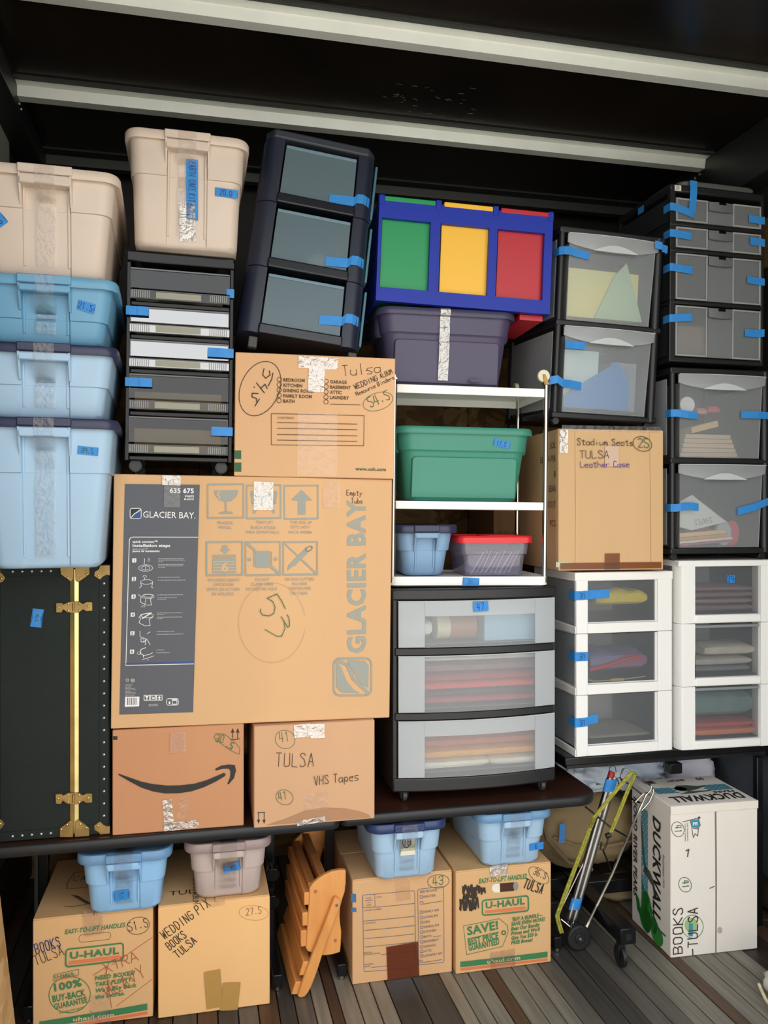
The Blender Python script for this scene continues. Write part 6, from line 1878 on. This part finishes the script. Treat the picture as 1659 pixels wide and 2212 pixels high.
wire([A(710, 400, 2.67), A(695, 345, 2.67), A(720, 335, 2.67), A(735, 370, 2.67)], .0028)
wire([A(565, 1010, 2.585), A(600, 1090, 2.60), A(640, 1210, 2.64)], .0028, M_TLEG)
# foot plate wires
wire([A(140, 1620, 2.64), A(180, 1640, 2.62), A(300, 1740, 2.60), A(420, 1760, 2.60)], .0032); wire([A(180, 1600, 2.60), A(280, 1680, 2.64), A(400, 1700, 2.60)], .0028, M_TLEG)
wire([A(270, 1750, 2.60), A(275, 1680, 2.60), A(290, 1670, 2.60), A(300, 1730, 2.60), A(400, 1745, 2.60)], .0026)
c = A(345, 1880, 2.60)
for dx in (0, .0):
    w1 = MB().tube([(c.x, c.y - .012, .0265 + .0), (c.x, c.y + .010, .0265)], .026, 28)
w1 = MB(); zc2 = .0445
w1.tube([(c.x - .003, c.y - .011, zc2), (c.x - .003, c.y + .011, zc2)], .0435, 32)
wh = w1.build('wheel', mat('black_rubber', '161616', .6), t, bevel=.006, seg=3)
MB().cyl((c.x - .003, c.y - .013, zc2), (0, 1, 0), .018, .006, 24).build('hub', M_BLACK, wh, bevel=.002)
MB().cyl((c.x - .003, c.y - .017, zc2), (0, 1, 0), .006, .006, 16).build('axle_cap', M_CHROME, wh, bevel=.001)
w1 = MB().tube([(c.x - .01, c.y + .17, zc2), (c.x - .01, c.y + .192, zc2)], .0435, 28)
w1.build('wheel', mat('black_rubber', '161616', .6), t, bevel=.006, seg=3)
MB().tube([(c.x - .003, c.y, zc2), (c.x - .01, c.y + .18, zc2)], .004, 8).build('axle', M_STEEL, t)
MB().tube([A(280, 1760, 2.60), A(345, 1800, 2.60), (c.x - .003, c.y + .012, zc2)], .0035, 8).build('wheel_arm', M_TLEG, t)

o = thing('tube_bundle', 'pair of shiny steel tubes bound with blue tape, red-capped, on the luggage cart', 'tubes', (1.245, 2.590, 0))
p0, p1 = A(270, 1660, 2.645), A(650, 330, 2.66)
for k, dx in enumerate((-.010, .011)):
    q0 = p0 + Vector((dx, 0, 0)); q1 = p1 + Vector((dx*.8, .0, -.002*k))
    MB().tube([q0, q1], .0105, 18).build('steel_tube', M_STEEL, o)
dv = (p1 - p0).normalized()
for a, l in ((.045, .040), (.9, .045)):
    L = (p1 - p0).length; s0 = p0 + dv*(L*a if a > .5 else a); 
    rings = []
    for q_ in (s0, s0 + dv*l):
        rings.append([tuple(q_ + Vector((math.cos(b)*.0225, math.sin(b)*.0125, 0))) for b in [2*PI*i/20 for i in range(20)]])
    MB().loft(rings, False, False).build('tape_wrap', M_TAPEB, o)
MB().tube([p1 + Vector((-.008, 0, -.004)), p1 + Vector((-.008, 0, -.004)) + dv*.022], .0118, 18).build('red_cap', mat('red_cap_plastic', 'a5281f', .5), o)
pr = p1 + dv*.02 + Vector((-.006, 0, 0))
MB().tube([pr + Vector((-.012, 0, 0)), pr + Vector((-.012, 0, .012)), pr + Vector((0, 0, .022)), pr + Vector((.012, 0, .012)), pr + Vector((.014, 0, -.004))], .0012, 6).build('wire_loop', M_BLACKG, o)

o = thing('bungee_cord', 'yellow green bungee cord stretched round the luggage cart with a black hook', 'bungee cord', (1.245, 2.590, 0))
M_BUN = mat('bungee_yellow', 'b5ae3a', .8, hex2='7d7a2e', vscale=120)
for dx in (-.004, .004):
    v = Vector((dx, -.004, 0))
    MB().tube([A(180, 1760, 2.60) + v, A(150, 1660, 2.60) + v, A(138, 1600, 2.60) + v, A(220, 1380, 2.605) + v, A(440, 800, 2.64) + v, A(480, 700, 2.60) + v, A(640, 500, 2.585) + v, A(820, 290, 2.60) + v, A(855, 300, 2.61) + v], .0042, 8).build('cord', M_BUN, o)
    MB().tube([A(855, 300, 2.61) + v, A(800, 420, 2.62) + v, A(720, 620, 2.60) + v, A(630, 840, 2.585) + v], .0036, 8).build('cord', M_BUN, o)
MB().cyl(A(612, 870, 2.585), (1, 0, .3), .009, .018, 12).build('cord_stop', M_BLACK, o, bevel=.002)
MB().tube([A(612, 880, 2.585), A(600, 950, 2.585), A(570, 1005, 2.585), A(540, 1000, 2.585), A(550, 930, 2.585)], .003, 8).build('hook', M_TLEG, o)

# ================================================================== soft things under the black table
def lump(name, label, cat, loc_, sx, sy, sz, m, amp=.12, fr_=3, seed=1, res=40, ridge=0):
    mb = MB(); rings = []
    n1, n2_ = res, res
    for i in range(n1 + 1):
        ph = PI*(i + .02)/(n1 + .04)
        ring = []
        for j in range(n2_):
            th_ = 2*PI*j/n2_
            dx, dy, dz = math.sin(ph)*math.cos(th_), math.sin(ph)*math.sin(th_), math.cos(ph)
            e = lambda c_, p_: abs(c_)**p_*(1 if c_ > 0 else -1)
            nn = noise.noise(Vector((dx*fr_ + seed, dy*fr_, dz*fr_)))*amp + (abs(noise.noise(Vector((dx*fr_*3 + seed, dy*fr_*3, dz*fr_*3))))*ridge)
            k = 1 + nn
            ring.append((e(dx, .75)*sx*k, e(dy, .75)*sy*k, max(-sz*.98, e(dz, .8)*sz*k)))
        rings.append(ring)
    mb.loft(rings)
    o = mb.build(name, m, None, ang=60); o.location = loc_
    if label: tag(o, label, cat)
    return o
M_KHAKI = mat('khaki_canvas', '9b8460', .9, var=.1, vscale=6, bump=.5, bscale=300)
o = lump('canvas_bag', 'khaki canvas bag behind the luggage cart with a strip of blue tape', 'bag', (1.47, 2.965, .284), .22, .13, .142, M_KHAKI, .10, 2.4, 3, ridge=.06)
MB().tube([(-.17, -.128, .01), (-.09, -.143, -.02), (.02, -.150, -.035), (.15, -.136, -.03)], .004, 8).build('piping', M_KHAKI, o)
MB().tube([(-.20, -.07, .10), (-.19, -.12, .0), (-.12, -.145, -.08), (-.02, -.14, -.12)], .007, 8).build('strap', mat('khaki_strap', '7d6a4c', .9), o)
ta = MB().add([(-.150, -.140, .060), (-.130, -.146, .065), (-.140, -.158, .0), (-.160, -.152, -.005)], [(0, 1, 2, 3)]).build('tape_strip', M_TAPEB, o, smooth=False)
M_FILM = mat('white_plastic_film', 'e6eef8', .3, hex2='cfdcec', vscale=4, bump=.6, bscale=14)
lump('plastic_bag', 'crumpled bluish white plastic bag above the khaki bag', 'bag', (1.575, 2.93, .515), .19, .11, .075, M_FILM, .2, 3.5, 9, ridge=.28)
lump('white_bundle', 'lavender white fabric bundle behind the pear carton', 'bundle', (1.93, 2.95, .42), .10, .09, .145, mat('lavender_cloth', 'f0ecfa', .8, bump=.3, bscale=20), .1, 3, 5, ridge=.1)
lump('folded_blanket', 'tan folded blanket on the floor behind the rolling base', 'blanket', (1.62, 2.93, .04), .10, .07, .04, mat('tan_blanket', 'a58f6c', .9), .1, 3, 12)
# grey sheeting leaning on the right wall
mb = MB(); vs = []; fs = []
nx, nz = 24, 20
for i in range(nx + 1):
    for j in range(nz + 1):
        y = 2.30 + .75*i/nx; z = .16 + .44*j/nz
        x = 2.064 - .02*(1 - j/nz) + .012*noise.noise(Vector((y*4, z*7, 2))) + .01*noise.noise(Vector((y*14, z*14, 5)))
        vs.append((x, y, z))
for i in range(nx):
    for j in range(nz):
        a = i*(nz+1) + j
        fs.append((a, a+1, a+nz+2, a+nz+1))
o = mb.add(vs, fs).build('plastic_sheet', mat('slate_plastic_film', '4d5559', .3, hex2='2d3336', vscale=3), None)
sm = o.modifiers.new('solid', 'SOLIDIFY'); sm.thickness = .004
tag(o, 'slate grey plastic sheeting hanging by the right wall under the white towers', 'sheeting')
# strewn leaves of brown paper at the right wall
for k in range(2):
    o = MB().box(0, .11, 0, .09, 0, .006).build('wood_offcut', SL[k % 2], None, bevel=.001, seg=1)
    o.location = (1.955 + .01*k, 2.66 + .16*k, .001 + .0065*(k % 3)*0); o.rotation_euler = (0, 0, R_(12*k - 20))
    tag(o, ['nearer', 'farther'][k] + ' flat brown wood offcut on the floor beside the right wall', 'offcut', 'brown offcuts by the right wall')

# leaning board on the left, daylight put into its paler board colours
t = MB().hexa([(-.492, 1.75, 0), (-.478, 1.75, 0), (-.478, 2.475, 0), (-.492, 2.475, 0), (-.612, 1.75, 1.1), (-.598, 1.75, 1.1), (-.598, 2.475, 1.1), (-.612, 2.475, 1.1)]).build('leaning_board', osb_mat('osb_daylit', 'c3935a', 'e8c088'), None, bevel=.001, seg=1)
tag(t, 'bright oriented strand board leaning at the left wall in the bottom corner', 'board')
o = MB().box(-.012, .012, 0, .045, 0, .42).build('metal_upright', mat('grey_painted_steel', '6c6c6a', .5, .3), None, bevel=.002)
o.location = (-.535, 3.10, 0.0); tag(o, 'short grey steel upright behind the buy-back carton', 'upright')

# rope and pale cloth at the lower right corner
o = lump('cloth_corner', 'pale crumpled cloth at the bottom right corner of the floor', 'cloth', (1.80, 2.17, .045), .085, .09, .045, mat('pale_rag', 'cfcdc2', .85), .2, 4, 4, 20)
o = MB().tube([(0, 0, .006), (.01, .05, .008), (.035, .10, .010), (.045, .16, .02), (.06, .21, .035)], .005, 8).build('rope', mat('cream_rope', 'd6c9a4', .9, var=.2, vscale=120), None)
o.location = (1.648, 2.02, 0); tag(o, 'cream rope end on the floor by the pale cloth', 'rope')
